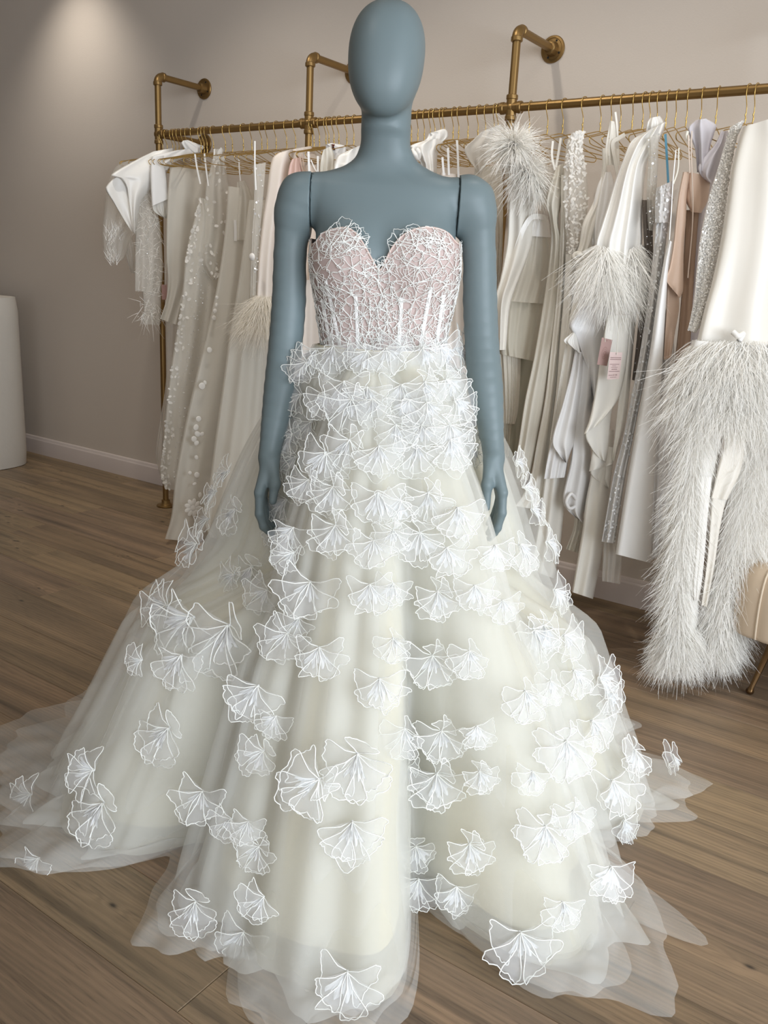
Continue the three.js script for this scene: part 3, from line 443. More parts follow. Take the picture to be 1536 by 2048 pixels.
// [pixel x, pixel y of the gathered top, width in pixels, turn in degrees]
const FL = [
  // waist ruffle
  [672, 712, 78, 10], [705, 708, 70, -10], [640, 720, 80, 35], [735, 722, 70, 20], [770, 716, 72, -15], [800, 712, 78, 0], [838, 716, 80, -20], [870, 712, 80, -35], [900, 716, 75, -60], [620, 745, 70, 50],
  [690, 765, 100, 0], [735, 775, 90, -10], [660, 790, 80, 30], [610, 790, 80, 40], [590, 830, 80, 35], [595, 870, 85, 30], [630, 845, 80, 20], [705, 800, 105, 5], [745, 800, 80, -20], [800, 770, 90, 10], [845, 765, 90, -15], [885, 760, 85, -30], [815, 800, 90, 5], [850, 805, 95, -10], [905, 800, 85, -35], [930, 840, 70, -55], [945, 870, 70, -60], [895, 850, 90, -15], [840, 850, 85, 0], [790, 850, 80, 10],
  [700, 880, 100, 15], [757, 892, 95, 0], [655, 905, 95, 20], [600, 915, 80, 35], [575, 905, 80, 60], [830, 890, 100, 0], [895, 880, 100, -10], [935, 900, 60, -40],
  [668, 973, 95, 5], [755, 985, 100, -5], [620, 960, 80, 25], [580, 1000, 80, 30], [853, 985, 95, 0], [910, 1015, 100, -5], [800, 1000, 80, 10],
  [672, 1050, 100, 0], [590, 1055, 80, 15], [747, 1080, 85, 5], [785, 1060, 70, -10], [838, 1065, 95, 0], [890, 1095, 90, 0], [560, 1060, 60, 20], [590, 1105, 70, 40],
  [512, 1135, 95, 10], [623, 1163, 115, 10], [739, 1168, 90, -5], [785, 1165, 70, 10], [872, 1182, 90, 0], [945, 1170, 80, 0], [540, 1180, 80, 30], [475, 1150, 70, 20],
  [405, 1090, 90, 25], [425, 1040, 70, 40], [440, 985, 70, 45], [465, 945, 70, 40], [480, 1020, 80, 20],
  [578, 1265, 95, 30], [640, 1293, 95, 5], [758, 1355, 95, 0], [785, 1275, 70, -15], [862, 1310, 100, 5], [935, 1300, 80, 0], [520, 1370, 110, 30], [600, 1235, 70, 10],
  [342, 1212, 100, 70], [395, 1235, 150, 35], [465, 1250, 150, 0], [370, 1310, 105, 10], [290, 1320, 60, 50],
  [345, 1455, 110, 35], [530, 1500, 80, 30], [195, 1540, 90, 70], [555, 1430, 70, 20],
  [808, 1455, 85, 0], [880, 1460, 95, 0], [815, 1530, 80, 10], [870, 1545, 110, 0], [950, 1450, 70, -5], [955, 1540, 70, -10],
  [715, 1505, 130, 15], [640, 1555, 130, 60], [705, 1640, 120, 10], [830, 1690, 70, -15], [935, 1685, 90, -10], [910, 1770, 80, 15],
  [410, 1580, 100, 10], [215, 1605, 120, 25], [465, 1635, 70, 20], [70, 1590, 80, 60], [85, 1715, 80, 20], [500, 1640, 70, 10], [520, 1690, 80, 20], [530, 1790, 80, 30],
  [395, 1800, 95, 5], [490, 1860, 95, 20], [695, 1938, 120, 15], [835, 1755, 90, 10], [1035, 1860, 130, 0], [1085, 1650, 110, 10], [1120, 1800, 80, -10],
  [1080, 1250, 90, 20], [1060, 1260, 110, 0], [1045, 1380, 90, 0], [1125, 1480, 120, 5], [1175, 1440, 90, -5], [1215, 1560, 110, 10], [1260, 1500, 90, 30], [1335, 1510, 80, 40], [1215, 1730, 100, 20], [1095, 1360, 70, 20],
  [1025, 925, 60, -60], [1040, 975, 70, -60], [1055, 1020, 70, -50], [1085, 1085, 80, -45], [1030, 1090, 90, -10], [1100, 1180, 80, -30], [1120, 1270, 80, -30], [1190, 1355, 80, -50], [1205, 1385, 80, -30], [1140, 1340, 80, -10],
  [985, 1090, 80, 0], [1000, 1200, 70, -5], [1140, 1620, 80, 0], [1060, 1540, 70, 0], [1240, 1640, 70, 10]
];
seed(77);
FL.forEach(([x, y, w, turn], i) => { const h = onSkirt(x, y), dist = h.P.clone().sub(EYE).dot(camF), size = w / FOCAL * dist * (i < 10 ? 0.8 : 0.68); if (i < 10) h.P.y += 0.02; placeFlower(h.P.addScaledVector(h.n, 0.006), h.n, V(0, -1, 0), size, i * 5 + Math.floor(rnd() * 3), -turn * RAD + rr(-0.1, 0.1)); });

// ---- bodice
const cAxis = (y) => [tX(y), tC(y)];
function bodyHit(th, y, off) { const [cx, cz] = cAxis(y), s = Math.sin(th), c = Math.cos(th); let a = 0.02, b = 0.22; for (let i = 0; i < 22; i++) { const m = (a + b) / 2; torsoF(cx + s * m, y, cz + c * m) < off ? a = m : b = m; } return [cx + s * a, cz + c * a]; }
const neckT = table([[600, 492], [630, 484], [642, 468], [655, 462], [675, 457], [697, 457], [715, 470], [730, 492], [745, 520], [757, 540], [763, 538], [772, 520], [785, 495], [805, 472], [830, 459], [855, 455], [880, 458], [900, 468], [915, 484], [950, 492]].map(([x, y]) => { const p = mpx(x, y, 0.1); return [p.x, p.y]; }));
const backTop = mpx(768, 486, 0).y;
const topAt = (th) => { let y = BUST; for (let i = 0; i < 6; i++) { const [x, z] = bodyHit(th, y, 0.006); const k = smooth(0.0, 0.05, z); y = lerp(backTop, neckT(x), k); } return y; };
const NB = 150, tops = []; for (let i = 0; i <= NB; i++) tops.push(topAt((i / NB * 2 - 1) * Math.PI));
const topTh = (th) => { const u = clamp((th / Math.PI + 1) / 2, 0, 1) * NB, i = Math.min(NB - 1, Math.floor(u)); return lerp(tops[i], tops[i + 1], u - i); };
const bodiceP = (th, y, off) => { const [x, z] = bodyHit(th, y, off); return loc(x, y, z); };
const botY = waistY - 0.012;
const netMap = tex(128, 128, (u, v) => { const a = Math.sin((u * 16 + v * 16) * Math.PI) * Math.sin((u * 16 - v * 16) * Math.PI), k = a * a > 0.55 ? 0.86 : 1; return [255 * k, 255 * k, 255 * k]; }, true, 30, 6);
part('bodice', sheet(NB, 30, (u, v) => { const th = (u * 2 - 1) * Math.PI; return bodiceP(th, lerp(botY, topTh(th), v), 0.006); }, true), std({ color: '#ccb8b2', map: netMap, roughness: 0.8 }), gown);
part('neckline_edge', [tube(Array.from({ length: NB }, (_, i) => { const th = (i / NB * 2 - 1) * Math.PI; return bodiceP(th, topTh(th), 0.007); }), 0.0022, 6, true)], std({ color: '#dcc6bc', roughness: 0.8 }), gown);
const bone = std({ color: '#f6f4f2', roughness: 0.55 });
for (const [x0, y0, x1, y1] of [[711, 592, 716, 705], [803, 595, 797, 705], [862, 575, 838, 712], [889, 590, 872, 712], [650, 560, 682, 712], [640, 600, 662, 712]]) {
  const A = mpx(x0, y0, 0.1), B = mpx(x1, y1, 0.09), strip = (o) => sheet(2, 14, (u, v) => { const y = lerp(A.y, B.y, v), x = lerp(A.x, B.x, v) + (u - 0.5) * 0.0085; const [cx, cz] = cAxis(y); let th = Math.asin(clamp((x - cx) / 0.15, -1, 1)); for (let i = 0; i < 8; i++) { const h = bodyHit(th, y, o); th += (x - h[0]) * 6; th = clamp(th, -1.7, 1.7); } const h = bodyHit(th, y, o + (u === 0.5 ? 0.0022 : 0)); return loc(h[0], y, h[1]); });
  part('boning_strip', strip(0.0072), bone, gown);
}
// corded lace: wandering wire flowers lying on the bodice and rising past its neckline
{
  seed(41); const cords = [], put = (th, y, lift) => bodiceP(th, Math.min(y, mpx(768, 425, 0.1).y), 0.0085 + lift);
  const motif = (th0, y0, R, rot, petals) => {
    for (let k = 0; k < petals; k++) {
      const a = rot + k / petals * Math.PI * 2 + rr(-0.2, 0.2), L = R * rr(0.75, 1.15), W = R * rr(0.4, 0.62), s0 = rr(0, 99), pts = [];
      for (let q = 0; q <= 18; q++) { const t = Math.PI * q / 18, wob = 1 + 0.3 * noise(q * 0.55, s0) + 0.12 * noise(q * 1.6, s0); const l = Math.sin(t) ** 0.7 * L * wob, x = Math.sin(t) * Math.cos(t) * -1.7 * W * wob, dx = l * Math.cos(a) - x * Math.sin(a), dy = l * Math.sin(a) + x * Math.cos(a); const y = y0 + dy, th = th0 + dx / 0.13; if (y < botY - 0.01) { pts.push(put(th, botY - 0.01, 0)); continue; } pts.push(put(th, y, 0.003 * Math.abs(noise(q * 0.4, s0 + 9)))); }
      cords.push(tube(pts, 0.00085, 3, false, false));
    }
  };
  for (let r = 0; r < 7; r++) for (let c = 0; c < 15; c++) {
    const th = (c + (r % 2) * 0.5 + rr(-0.3, 0.3)) / 15 * 4.2 - 2.1, top = topTh(th), y = lerp(botY + 0.01, top - 0.02, (r + rr(-0.25, 0.25) + 0.3) / 6.6); if (y > top - 0.012) continue;
    motif(th, y, rr(0.023, 0.037), rr(0, 6.3), 5);
  }
  for (const [x, y, R] of [[680, 470, 0.034], [710, 478, 0.028], [800, 490, 0.034], [835, 478, 0.028], [870, 478, 0.026], [655, 485, 0.028], [895, 485, 0.028], [745, 535, 0.02], [772, 530, 0.018]]) { const p = mpx(x, y, 0.11); motif(Math.atan2(p.x - tX(p.y), 0.12), p.y, R, Math.PI / 2 + rr(-0.3, 0.3), 6); }
  part('corded_lace', cords, cordMat, gown);
}
// ---------------------------------------------------------------- hangers
const wireGold = std({ color: '#c9a863', metalness: 0.85, roughness: 0.27 });
const hookX = [318, 325, 334, 345, 351, 358, 367, 375, 386, 402, 408, 414, 427, 451, 465, 487, 504, 524, 535, 553, 574, 592, 623, 629, 640, 653, 659, 669, 679, 695, 709, 825, 838, 851, 863, 872, 884, 891, 909, 920, 939, 959, 974, 991, 999, 1062, 1099, 1130, 1170, 1206, 1227, 1246, 1270, 1291, 1305, 1319, 1338, 1357, 1379, 1408, 1439, 1499, 1515];
const railAt = (px) => { let a = 100, b = 340; for (let i = 0; i < 30; i++) { const m = (a + b) / 2; atZ(px, m, ROD_Z).y > ROD_Y ? a = m : b = m; } return atZ(px, a, ROD_Z); };
{
  const base = V(0, ROD_Y, ROD_Z), r = 0.0175, pts = [];
  for (let k = 0; k <= 9; k++) { const a = (-20 + k / 9 * 200) * RAD; pts.push(V(0, r * Math.sin(a) * 1.0, -r * Math.cos(a))); }   // over the rail
  pts.push(V(0, -0.014, 0.0165), V(0, -0.045, 0.002), V(0, -0.055, 0), V(0, -0.09, 0));
  const hook = tube(curve(pts, 40), 0.0016, 6);
  const body = [V(0, -0.088, 0), V(0, -0.094, 0.006)], arm = (s) => [V(0, -0.095, 0.008 * s), V(0, -0.118, 0.1 * s), V(0, -0.139, 0.185 * s), V(0, -0.143, 0.2 * s), V(0, -0.15, 0.207 * s), V(0, -0.159, 0.202 * s), V(0, -0.163, 0.188 * s), V(0, -0.164, 0.1 * s)];
  const loop = [...arm(1), ...arm(-1).reverse()];
  const frame = tube(curve(loop, 90, true), 0.0016, 6, true), twist = tube(curve([V(0.0012, -0.062, 0), V(-0.0012, -0.07, 0.001), V(0.0012, -0.078, -0.001), V(0, -0.093, 0)], 16), 0.002, 6);
  const proto = thing('clothes_hanger', '', 'hanger', base, 'gold wire hangers on the rail');
  for (const [n, g] of [['hook', hook], ['frame', frame], ['neck_twist', twist]]) { const m = new THREE.Mesh(g, wireGold); m.name = n; m.castShadow = m.receiveShadow = true; proto.add(m); }
  seed(21);
  const ORD = ['first', 'second', 'third', 'fourth', 'fifth', 'sixth', 'seventh', 'eighth', 'ninth', 'tenth', 'eleventh', 'twelfth', 'thirteenth', 'fourteenth', 'fifteenth', 'sixteenth', 'seventeenth', 'eighteenth', 'nineteenth', 'twentieth', 'twenty-first', 'twenty-second', 'twenty-third', 'twenty-fourth', 'twenty-fifth'];
  const where = (px, i) => { const run = px < 616 ? [0, 'right of the leftmost brass post'] : px < 720 ? [616, 'right of the middle brass post'] : px < 1020 ? [720, 'right of the mannequin\'s neck'] : [1020, 'right of the third brass post']; const n = hookX.filter((q) => q >= run[0] && q < px).length; return 'thin gold wire clothes hanger, ' + ORD[n] + ' ' + run[1]; };
  hookX.forEach((px, i) => { const p = railAt(px), h = i ? proto.clone() : proto; if (i) { h.name = numbered('clothes_hanger'); scene.add(h); } h.position.set(p.x, ROD_Y, ROD_Z); h.userData.label = where(px, i); h.rotation.y = rr(-16, 4) * RAD; });
}
// ---------------------------------------------------------------- clothes
const sheer = (o, c) => phy({ color: c, roughness: 1, specularIntensity: 0.1, transparent: true, opacity: o, transmission: 0.2, thickness: 0 });
const veil = (c) => phy({ color: c, roughness: 1, specularIntensity: 0.1, transmission: 0.22, thickness: 0 });
const weave = tex(128, 128, (u, v, x, y) => { const n = 128 + 60 * ((x + y) % 2 ? 1 : -1) * 0.5 + 30 * noise(x * 0.3, y * 0.3, 2); return [n, n, n]; }, false, 60, 120);
const M = {
  satin: phy({ color: '#efebe4', roughness: 0.34, sheen: 0.3, sheenColor: new THREE.Color(1, 1, 1), sheenRoughness: 0.5 }), satinGrey: phy({ color: '#e8e5e2', roughness: 0.3 }), satinIvory: phy({ color: '#e8e1d5', roughness: 0.38, sheen: 0.25, sheenColor: new THREE.Color(1, 1, 1), sheenRoughness: 0.5 }), crepe: std({ color: '#ebe6dc', roughness: 0.75, bumpMap: weave, bumpScale: 0.0002 }), crepeB: std({ color: '#e4dfd3', roughness: 0.75 }), chiffon: veil('#e8e2d5'), chiffonB: veil('#e1dbcc'), white: std({ color: '#efece8', roughness: 0.6 }), slipGrey: std({ color: '#b9b6a5', roughness: 0.9 }),
  tulle: sheer(0.5, '#ebe6dc'), tulleD: sheer(0.68, '#ebe6db'), tulleL: sheer(0.36, '#eee9e0'), organza: sheer(0.62, '#ebe7e0'), lace: sheer(0.55, '#e8e2d8'), pearl: std({ color: '#f4f0ea', roughness: 0.35 }), petal: std({ color: '#f1ece4', roughness: 0.7, transparent: true, opacity: 0.72 }), robe: std({ color: '#e8dcd0', roughness: 0.5 }), nude: std({ color: '#d8c6b6', roughness: 0.6 }), blush: phy({ color: '#dcb9ac', roughness: 0.4 }), tan: phy({ color: '#cfb39d', roughness: 0.5 }), tanDark: std({ color: '#b0957f', roughness: 0.7 }), lilac: veil('#e6e2e6'), lilacS: std({ color: '#dcd8de', roughness: 0.55 }),
  shadowSmoke: sheer(0.8, '#7d736a'), silver: phy({ color: '#d3cfca', roughness: 0.4 }), crystal: phy({ color: '#f6f6f6', metalness: 0.45, roughness: 0.14 }), sequin: phy({ color: '#fbf8f2', metalness: 0.12, roughness: 0.22 }), feather: veil('#faf7f1'), featherC: veil('#f3ecdf'), blue: phy({ color: '#4a7d90', roughness: 0.45 }), string: std({ color: '#e4dfd0', roughness: 0.7 }), rust: std({ color: '#7d3f2a', roughness: 0.6 })
};
function Plane(px, py, zn, yaw) {
  const p0 = atZ(px, py, ROD_Z + zn), u = V(-Math.sin(yaw * RAD), 0, Math.cos(yaw * RAD)), n = V(0, 1, 0).cross(u); if (n.dot(EYE.clone().sub(p0)) < 0) n.negate();
  return { p0, u, n, pt: (x, y, off = 0) => onPlane(x, y, p0.clone().addScaledVector(n, off), n) };
}
const rowTables = (rows) => [0, 1, 2, 3].map((k) => table(rows.map((r, i) => [i / (rows.length - 1), r[k]])));
const HEMS = { fold: 0.01, freq: 3, t: 0.02, off: 0, nu: 26, nv: 40, seed: 1, open: false, grow: 0.6 };
function clothPoint(P, T, o) {
  return (u, v, side) => {
    const x = lerp(T[0](v), T[2](v), u), y = lerp(T[1](v), T[3](v), u), e = Math.sqrt(Math.max(0, 1 - (2 * u - 1) ** 2));
    const f = o.fold * (1 - o.grow + o.grow * v) * (Math.sin(u * o.freq * Math.PI * 2 + o.seed * 1.7 + 1.6 * noise(v * 1.4, o.seed)) * 0.7 + 0.9 * noise(u * o.freq * 1.7, v * 1.3, o.seed * 3.1));
    return P.pt(x, y, o.off + side * o.t * e + f * (side > 0 ? 1 : 0.8));
  };
}
function cloth(P, rows, opt = {}) {
  const o = { ...HEMS, ...opt }, T = rowTables(rows), f = clothPoint(P, T, o);
  const L = P.pt(rows[0][0], rows[0][1]).distanceTo(P.pt(rows[rows.length - 1][0], rows[rows.length - 1][1]));
  if (o.open) return sheet(o.nu, o.nv, (u, v) => f(u, v, 0), false, (u, v) => [u * 0.2, v * L]);
  return sheet(o.nu * 2, o.nv, (u, v) => (u <= 0.5 ? f(u * 2, v, 1) : f(2 - u * 2, v, -1)), true, (u, v) => [u * 0.4, v * L]);
}
// flat ribbon through pixels, width in metres
function ribbon(P, pts, w, off = 0.012, thick = 0.0012) {
  const C = curve(pts.map(([x, y, d]) => P.pt(x, y, off + (d || 0))), 24), s = P.u;
  return sheet(4, 24, (u, v) => { const k = Math.round(v * 24), p = C[k].clone(), t = C[Math.min(24, k + 1)].clone().sub(C[Math.max(0, k - 1)]).normalize(), b = t.clone().cross(P.n).normalize(); const a = u * 4; const c = [[-1, 0], [1, 0], [1, -1], [-1, -1], [-1, 0]][a]; return p.addScaledVector(b, c[0] * w / 2).addScaledVector(P.n, c[1] * thick); });
}
// ---- feathers: barbs as tapered curved strips, gathered into one geometry
function Barbs() {
  const pos = [], idx = [];
  return {
    add(p, d, L, droop, curl, w = 0.0009) {
      const side = V(rnd() - 0.5, rnd() - 0.5, rnd() - 0.5).cross(d).normalize(), bend = V(rnd() - 0.5, rnd() - 0.5, rnd() - 0.5).multiplyScalar(curl), n0 = pos.length / 3, N = 5;
      for (let k = 0; k <= N; k++) { const s = k / N, q = p.clone().addScaledVector(d, L * s * (1 - 0.25 * droop * s)).addScaledVector(bend, L * s * s); q.y -= L * droop * s * s * 0.7; const h = w * (1 - 0.75 * s) * (k === 0 ? 0.7 : 1); pos.push(q.x - side.x * h, q.y - side.y * h, q.z - side.z * h, q.x + side.x * h, q.y + side.y * h, q.z + side.z * h); }
      for (let k = 0; k < N; k++) { const a = n0 + k * 2; idx.push(a, a + 1, a + 2, a + 1, a + 3, a + 2); }
    },
    geo() { const g = new THREE.BufferGeometry(); g.setAttribute('position', new THREE.Float32BufferAttribute(pos, 3)); g.setIndex(idx); g.computeVertexNormals(); return g; }
  };
}
// barbs growing from a patch of cloth given by rows; dir in picture terms (right, down, towards the viewer)
function featherPatch(P, rows, count, o = {}) {
  const B = Barbs(), T = rowTables(rows), f = clothPoint(P, T, { ...HEMS, fold: 0, t: o.t ?? 0.03, off: o.off ?? 0, ...o }), right = camR0, down = V(0, -1, 0);
  for (let i = 0; i < count * 1.5; i++) {
    const u = rnd(), v = rnd() ** (o.pv ?? 1), p = f(u, v, rnd() < 0.85 ? 1 : -1), sx = (2 * u - 1) * (o.side ?? 0.6);
    const d = right.clone().multiplyScalar(sx + rr(-0.6, 0.6) + (o.dx ?? 0)).addScaledVector(down, (o.down ?? 0.8) + rr(-0.5, 0.2)).addScaledVector(P.n, rr(0.05, o.outw ?? 0.6)).normalize();
    B.add(p, d, rr(o.l0 ?? 0.04, o.l1 ?? 0.1), o.droop ?? 0.5, rr(0.3, 1.7) * (o.curl ?? 0.5), rr(0.6, 1.15) * (o.w ?? 0.0009));
  }
  return B.geo();
}
// small flat pieces scattered on cloth: sequins (round), petals (oval)
function scatter(P, rows, count, r0, r1, o = {}) {
  const T = rowTables(rows), f = clothPoint(P, T, { ...HEMS, ...o }), pos = [], idx = [], nor = [], S = o.sides ?? 6;
  for (let i = 0; i < count; i++) {
    const u = o.us ? o.us(rnd()) : rr(0.03, 0.97), v = rnd(), p = f(u, v, 1).addScaledVector(P.n, rr(0.001, o.lift ?? 0.003)), r = rr(r0, r1), n = P.n.clone().add(V(rr(-1, 1), rr(-1, 1), rr(-1, 1)).multiplyScalar(o.tilt ?? 0.5)).normalize(), a = V(0, 1, 0).cross(n).normalize(), b = n.clone().cross(a), k = o.oval ?? 1, ro = rr(0, 6.28), n0 = pos.length / 3;
    pos.push(p.x + n.x * r * 0.25, p.y + n.y * r * 0.25, p.z + n.z * r * 0.25); nor.push(n.x, n.y, n.z);
    for (let s = 0; s < S; s++) { const t = s / S * 6.283, cx = Math.cos(t) * r, cy = Math.sin(t) * r * k, X = cx * Math.cos(ro) - cy * Math.sin(ro), Y = cx * Math.sin(ro) + cy * Math.cos(ro); const q = p.clone().addScaledVector(a, X).addScaledVector(b, Y); pos.push(q.x, q.y, q.z); nor.push(n.x, n.y, n.z); idx.push(n0, n0 + 1 + s, n0 + 1 + (s + 1) % S); }
  }
  const g = new THREE.BufferGeometry(); g.setAttribute('position', new THREE.Float32BufferAttribute(pos, 3)); g.setAttribute('normal', new THREE.Float32BufferAttribute(nor, 3)); g.setIndex(idx); return g;
}
const STUFF = { kind: 'stuff' };
// a garment: edge pixel and its distance in front of the rail, turn, then its pieces
function garment(name, label, category, e, zn, yaw, pieces, group) {
  const P = Plane(e[0], e[1], zn, yaw), t = thing(name, label, category, V(P.p0.x, ROD_Y - 0.1, ROD_Z), group);
  pieces(P, (n, g, m, x) => part(n, g, m, t, x), t); return t;
}
seed(900);
// ---- left end of the rail
garment('sheer_gown', 'sheer blush gown with a balloon sleeve and white sprig embroidery, leftmost on the rail', 'dress', [207, 440], 0.28, 12, (P, add) => {
  const R = [[252, 322, 290, 316], [228, 338, 300, 340], [213, 385, 300, 385], [207, 440, 290, 440], [205, 470, 262, 478], [207, 500, 255, 502], [213, 518, 245, 520], [222, 523, 234, 523]];
  add('sleeve', cloth(P, R, { fold: 0.006, freq: 4, t: 0.05 }), M.tulleL);
  const B = Barbs(); for (const [x, y] of [[226, 520], [222, 480], [235, 470]]) for (let i = 0; i < 46; i++) { const p = P.pt(x + rr(-10, 10), y + rr(-20, 12), 0.052); B.add(p, V(0, 1, 0).addScaledVector(P.u, rr(-0.8, 0.8)).normalize(), rr(0.025, 0.055), 0, 0.3, 0.0013); } add('sprig_embroidery', B.geo(), M.pearl, STUFF);
  add('lace_cuff', cloth(P, [[246, 470, 262, 468], [250, 500, 270, 500], [257, 530, 270, 535], [262, 545, 269, 547]], { t: 0.012, fold: 0.006 }), M.lace);
});
garment('satin_gown', 'white satin gown with a wide folded portrait collar at the left end of the rail', 'dress', [214, 378], 0.37, 14, (P, add) => {
  add('sleeve', cloth(P, [[232, 352, 246, 356], [216, 368, 258, 380], [212, 380, 262, 405], [226, 404, 266, 430], [244, 434, 268, 452], [262, 462, 269, 466]], { t: 0.02, fold: 0.01, freq: 1, off: -0.022 }), M.satin);
  add('collar', cloth(P, [[306, 303, 346, 296], [268, 322, 346, 318], [223, 349, 330, 350], [240, 356, 310, 372], [253, 374, 285, 400], [258, 405, 276, 430], [263, 440, 272, 455], [266, 462, 270, 468]], { t: 0.028, fold: 0.01, freq: 1.5, grow: 0.2 }), M.satin);
});
garment('feathered_lace_gown', 'sheer lace gown with crystals and trailing stray feathers, beside the white portrait collar', 'dress', [270, 560], 0.24, 14, (P, add) => {
  const R = [[278, 325, 304, 318], [273, 380, 306, 380], [271, 450, 320, 450], [270, 530, 326, 530], [270, 582, 322, 585]], R2 = [[284, 575, 322, 575], [287, 615, 322, 615], [284, 648, 320, 650]];
  add('bodice', cloth(P, R, { fold: 0.008, t: 0.025 }), M.lace); add('sleeve', cloth(P, R2, { fold: 0.004, t: 0.02 }), M.lace);
  const B = Barbs(); for (let i = 0; i < 420; i++) { const y = rr(340, 640), x = lerp(276, 320, rnd()); B.add(P.pt(x, y, 0.028), V(0, rr(-1, 0.6), 0).addScaledVector(P.u, rr(-1, 1)).normalize(), rr(0.015, 0.06), 0.2, 0.9, 0.001); }
  for (let i = 0; i < 26; i++) B.add(P.pt(rr(284, 322), rr(600, 652), 0.026), V(0, -1, 0).addScaledVector(P.u, rr(-0.8, 0.8)).normalize(), rr(0.05, 0.1), 0.2, 0.5, 0.0014); add('feather_trim', B.geo(), M.feather, STUFF);
  add('crystals', scatter(P, R, 60, 0.0016, 0.003, { t: 0.03, tilt: 1 }), M.crystal, STUFF);
});
garment('cap_sleeve_gown', 'white crepe gown with square cap sleeve and standing collar beside the leftmost brass post', 'dress', [301, 350], 0.2, 14, (P, add) => {
  add('collar', cloth(P, [[366, 281, 376, 280], [363, 287, 396, 288], [371, 300, 408, 293], [384, 306, 402, 304]], { t: 0.018, fold: 0.004 }), M.white);
  add('yoke', cloth(P, [[350, 301, 384, 297], [306, 312, 392, 306], [304, 326, 350, 324], [303, 340, 336, 340]], { t: 0.02, fold: 0.004 }), M.white);
  add('cap_sleeve', cloth(P, [[304, 314, 331, 311], [301, 340, 331, 335], [302, 380, 335, 368], [304, 412, 339, 397]], { t: 0.022, fold: 0.004, freq: 1, off: 0.006 }), M.white);
  add('sleeve_lining', cloth(P, [[304, 410, 338, 396], [309, 424, 336, 416], [328, 436, 333, 438]], { t: 0.012, off: -0.01 }), M.crepe);
});
garment('plain_tulle_gown', 'long plain greyish tulle gown hanging to a pointed hem behind the embroidered gown', 'dress', [334, 480], 0.16, 16, (P, add) => {
  add('skirt', cloth(P, [[340, 335, 425, 328], [335, 400, 420, 395], [333, 470, 408, 470], [333, 520, 395, 520], [336, 565, 385, 570], [331, 605, 370, 612], [320, 638, 360, 652]], { fold: 0.014, freq: 2.4, t: 0.03, nu: 40 }), M.tulleD);
  add('train', cloth(P, [[334, 560, 380, 560], [333, 660, 370, 660], [332, 760, 360, 760], [320, 842, 352, 842], [312, 910, 345, 925], [322, 960, 350, 965]], { fold: 0.012, freq: 3, t: 0.02, off: -0.03 }), M.tulleL);
});
const emb = garment('embroidered_gown', 'tulle gown with white petal appliques and beaded skirt, straps hanging loose near the left post', 'dress', [372, 520], 0.2, 18, (P, add) => {
  const S = [[400, 395, 412, 398], [388, 440, 440, 450], [372, 510, 446, 520], [364, 590, 440, 600], [354, 660, 432, 680], [341, 740, 424, 760], [332, 820, 416, 840], [326, 890, 410, 910], [320, 945, 404, 965], [330, 978, 395, 985]];
  add('skirt', cloth(P, S, { fold: 0.016, freq: 2.5, t: 0.045, nu: 40, nv: 60 }), M.tulleD);
  const Bd = [[430, 298, 446, 298], [422, 330, 450, 328], [412, 372, 458, 372], [408, 420, 462, 420], [401, 470, 460, 470], [395, 500, 456, 502], [398, 528, 450, 530], [410, 546, 446, 546], [422, 560, 440, 560]];
  add('bodice', cloth(P, Bd, { fold: 0.01, freq: 3, t: 0.035, off: 0.03 }), M.tulle);
  for (const r of [[[390, 308], [394, 335], [401, 368]], [[409, 307], [412, 335], [417, 372]], [[429, 298], [428, 330]], [[438, 312], [441, 345]], [[446, 312], [448, 350]]]) add('strap', ribbon(P, r, 0.007, 0.05), M.satin);
  add('petal_appliques', [scatter(P, S, 190, 0.006, 0.011, { t: 0.045, fold: 0.016, freq: 2.5, us: (q) => 0.02 + 0.2 * q * q, oval: 0.65, tilt: 0.5, sides: 8, lift: 0.006 }), scatter(P, Bd, 60, 0.006, 0.012, { t: 0.035, off: 0.034, oval: 0.6, tilt: 0.5, sides: 8 })], M.petal, STUFF);
  add('beads', scatter(P, S.slice(2), 420, 0.0012, 0.0024, { t: 0.046, fold: 0.016, freq: 2.5, us: (q) => 0.28 + 0.4 * q, tilt: 0.9 }), M.crystal, STUFF);
});
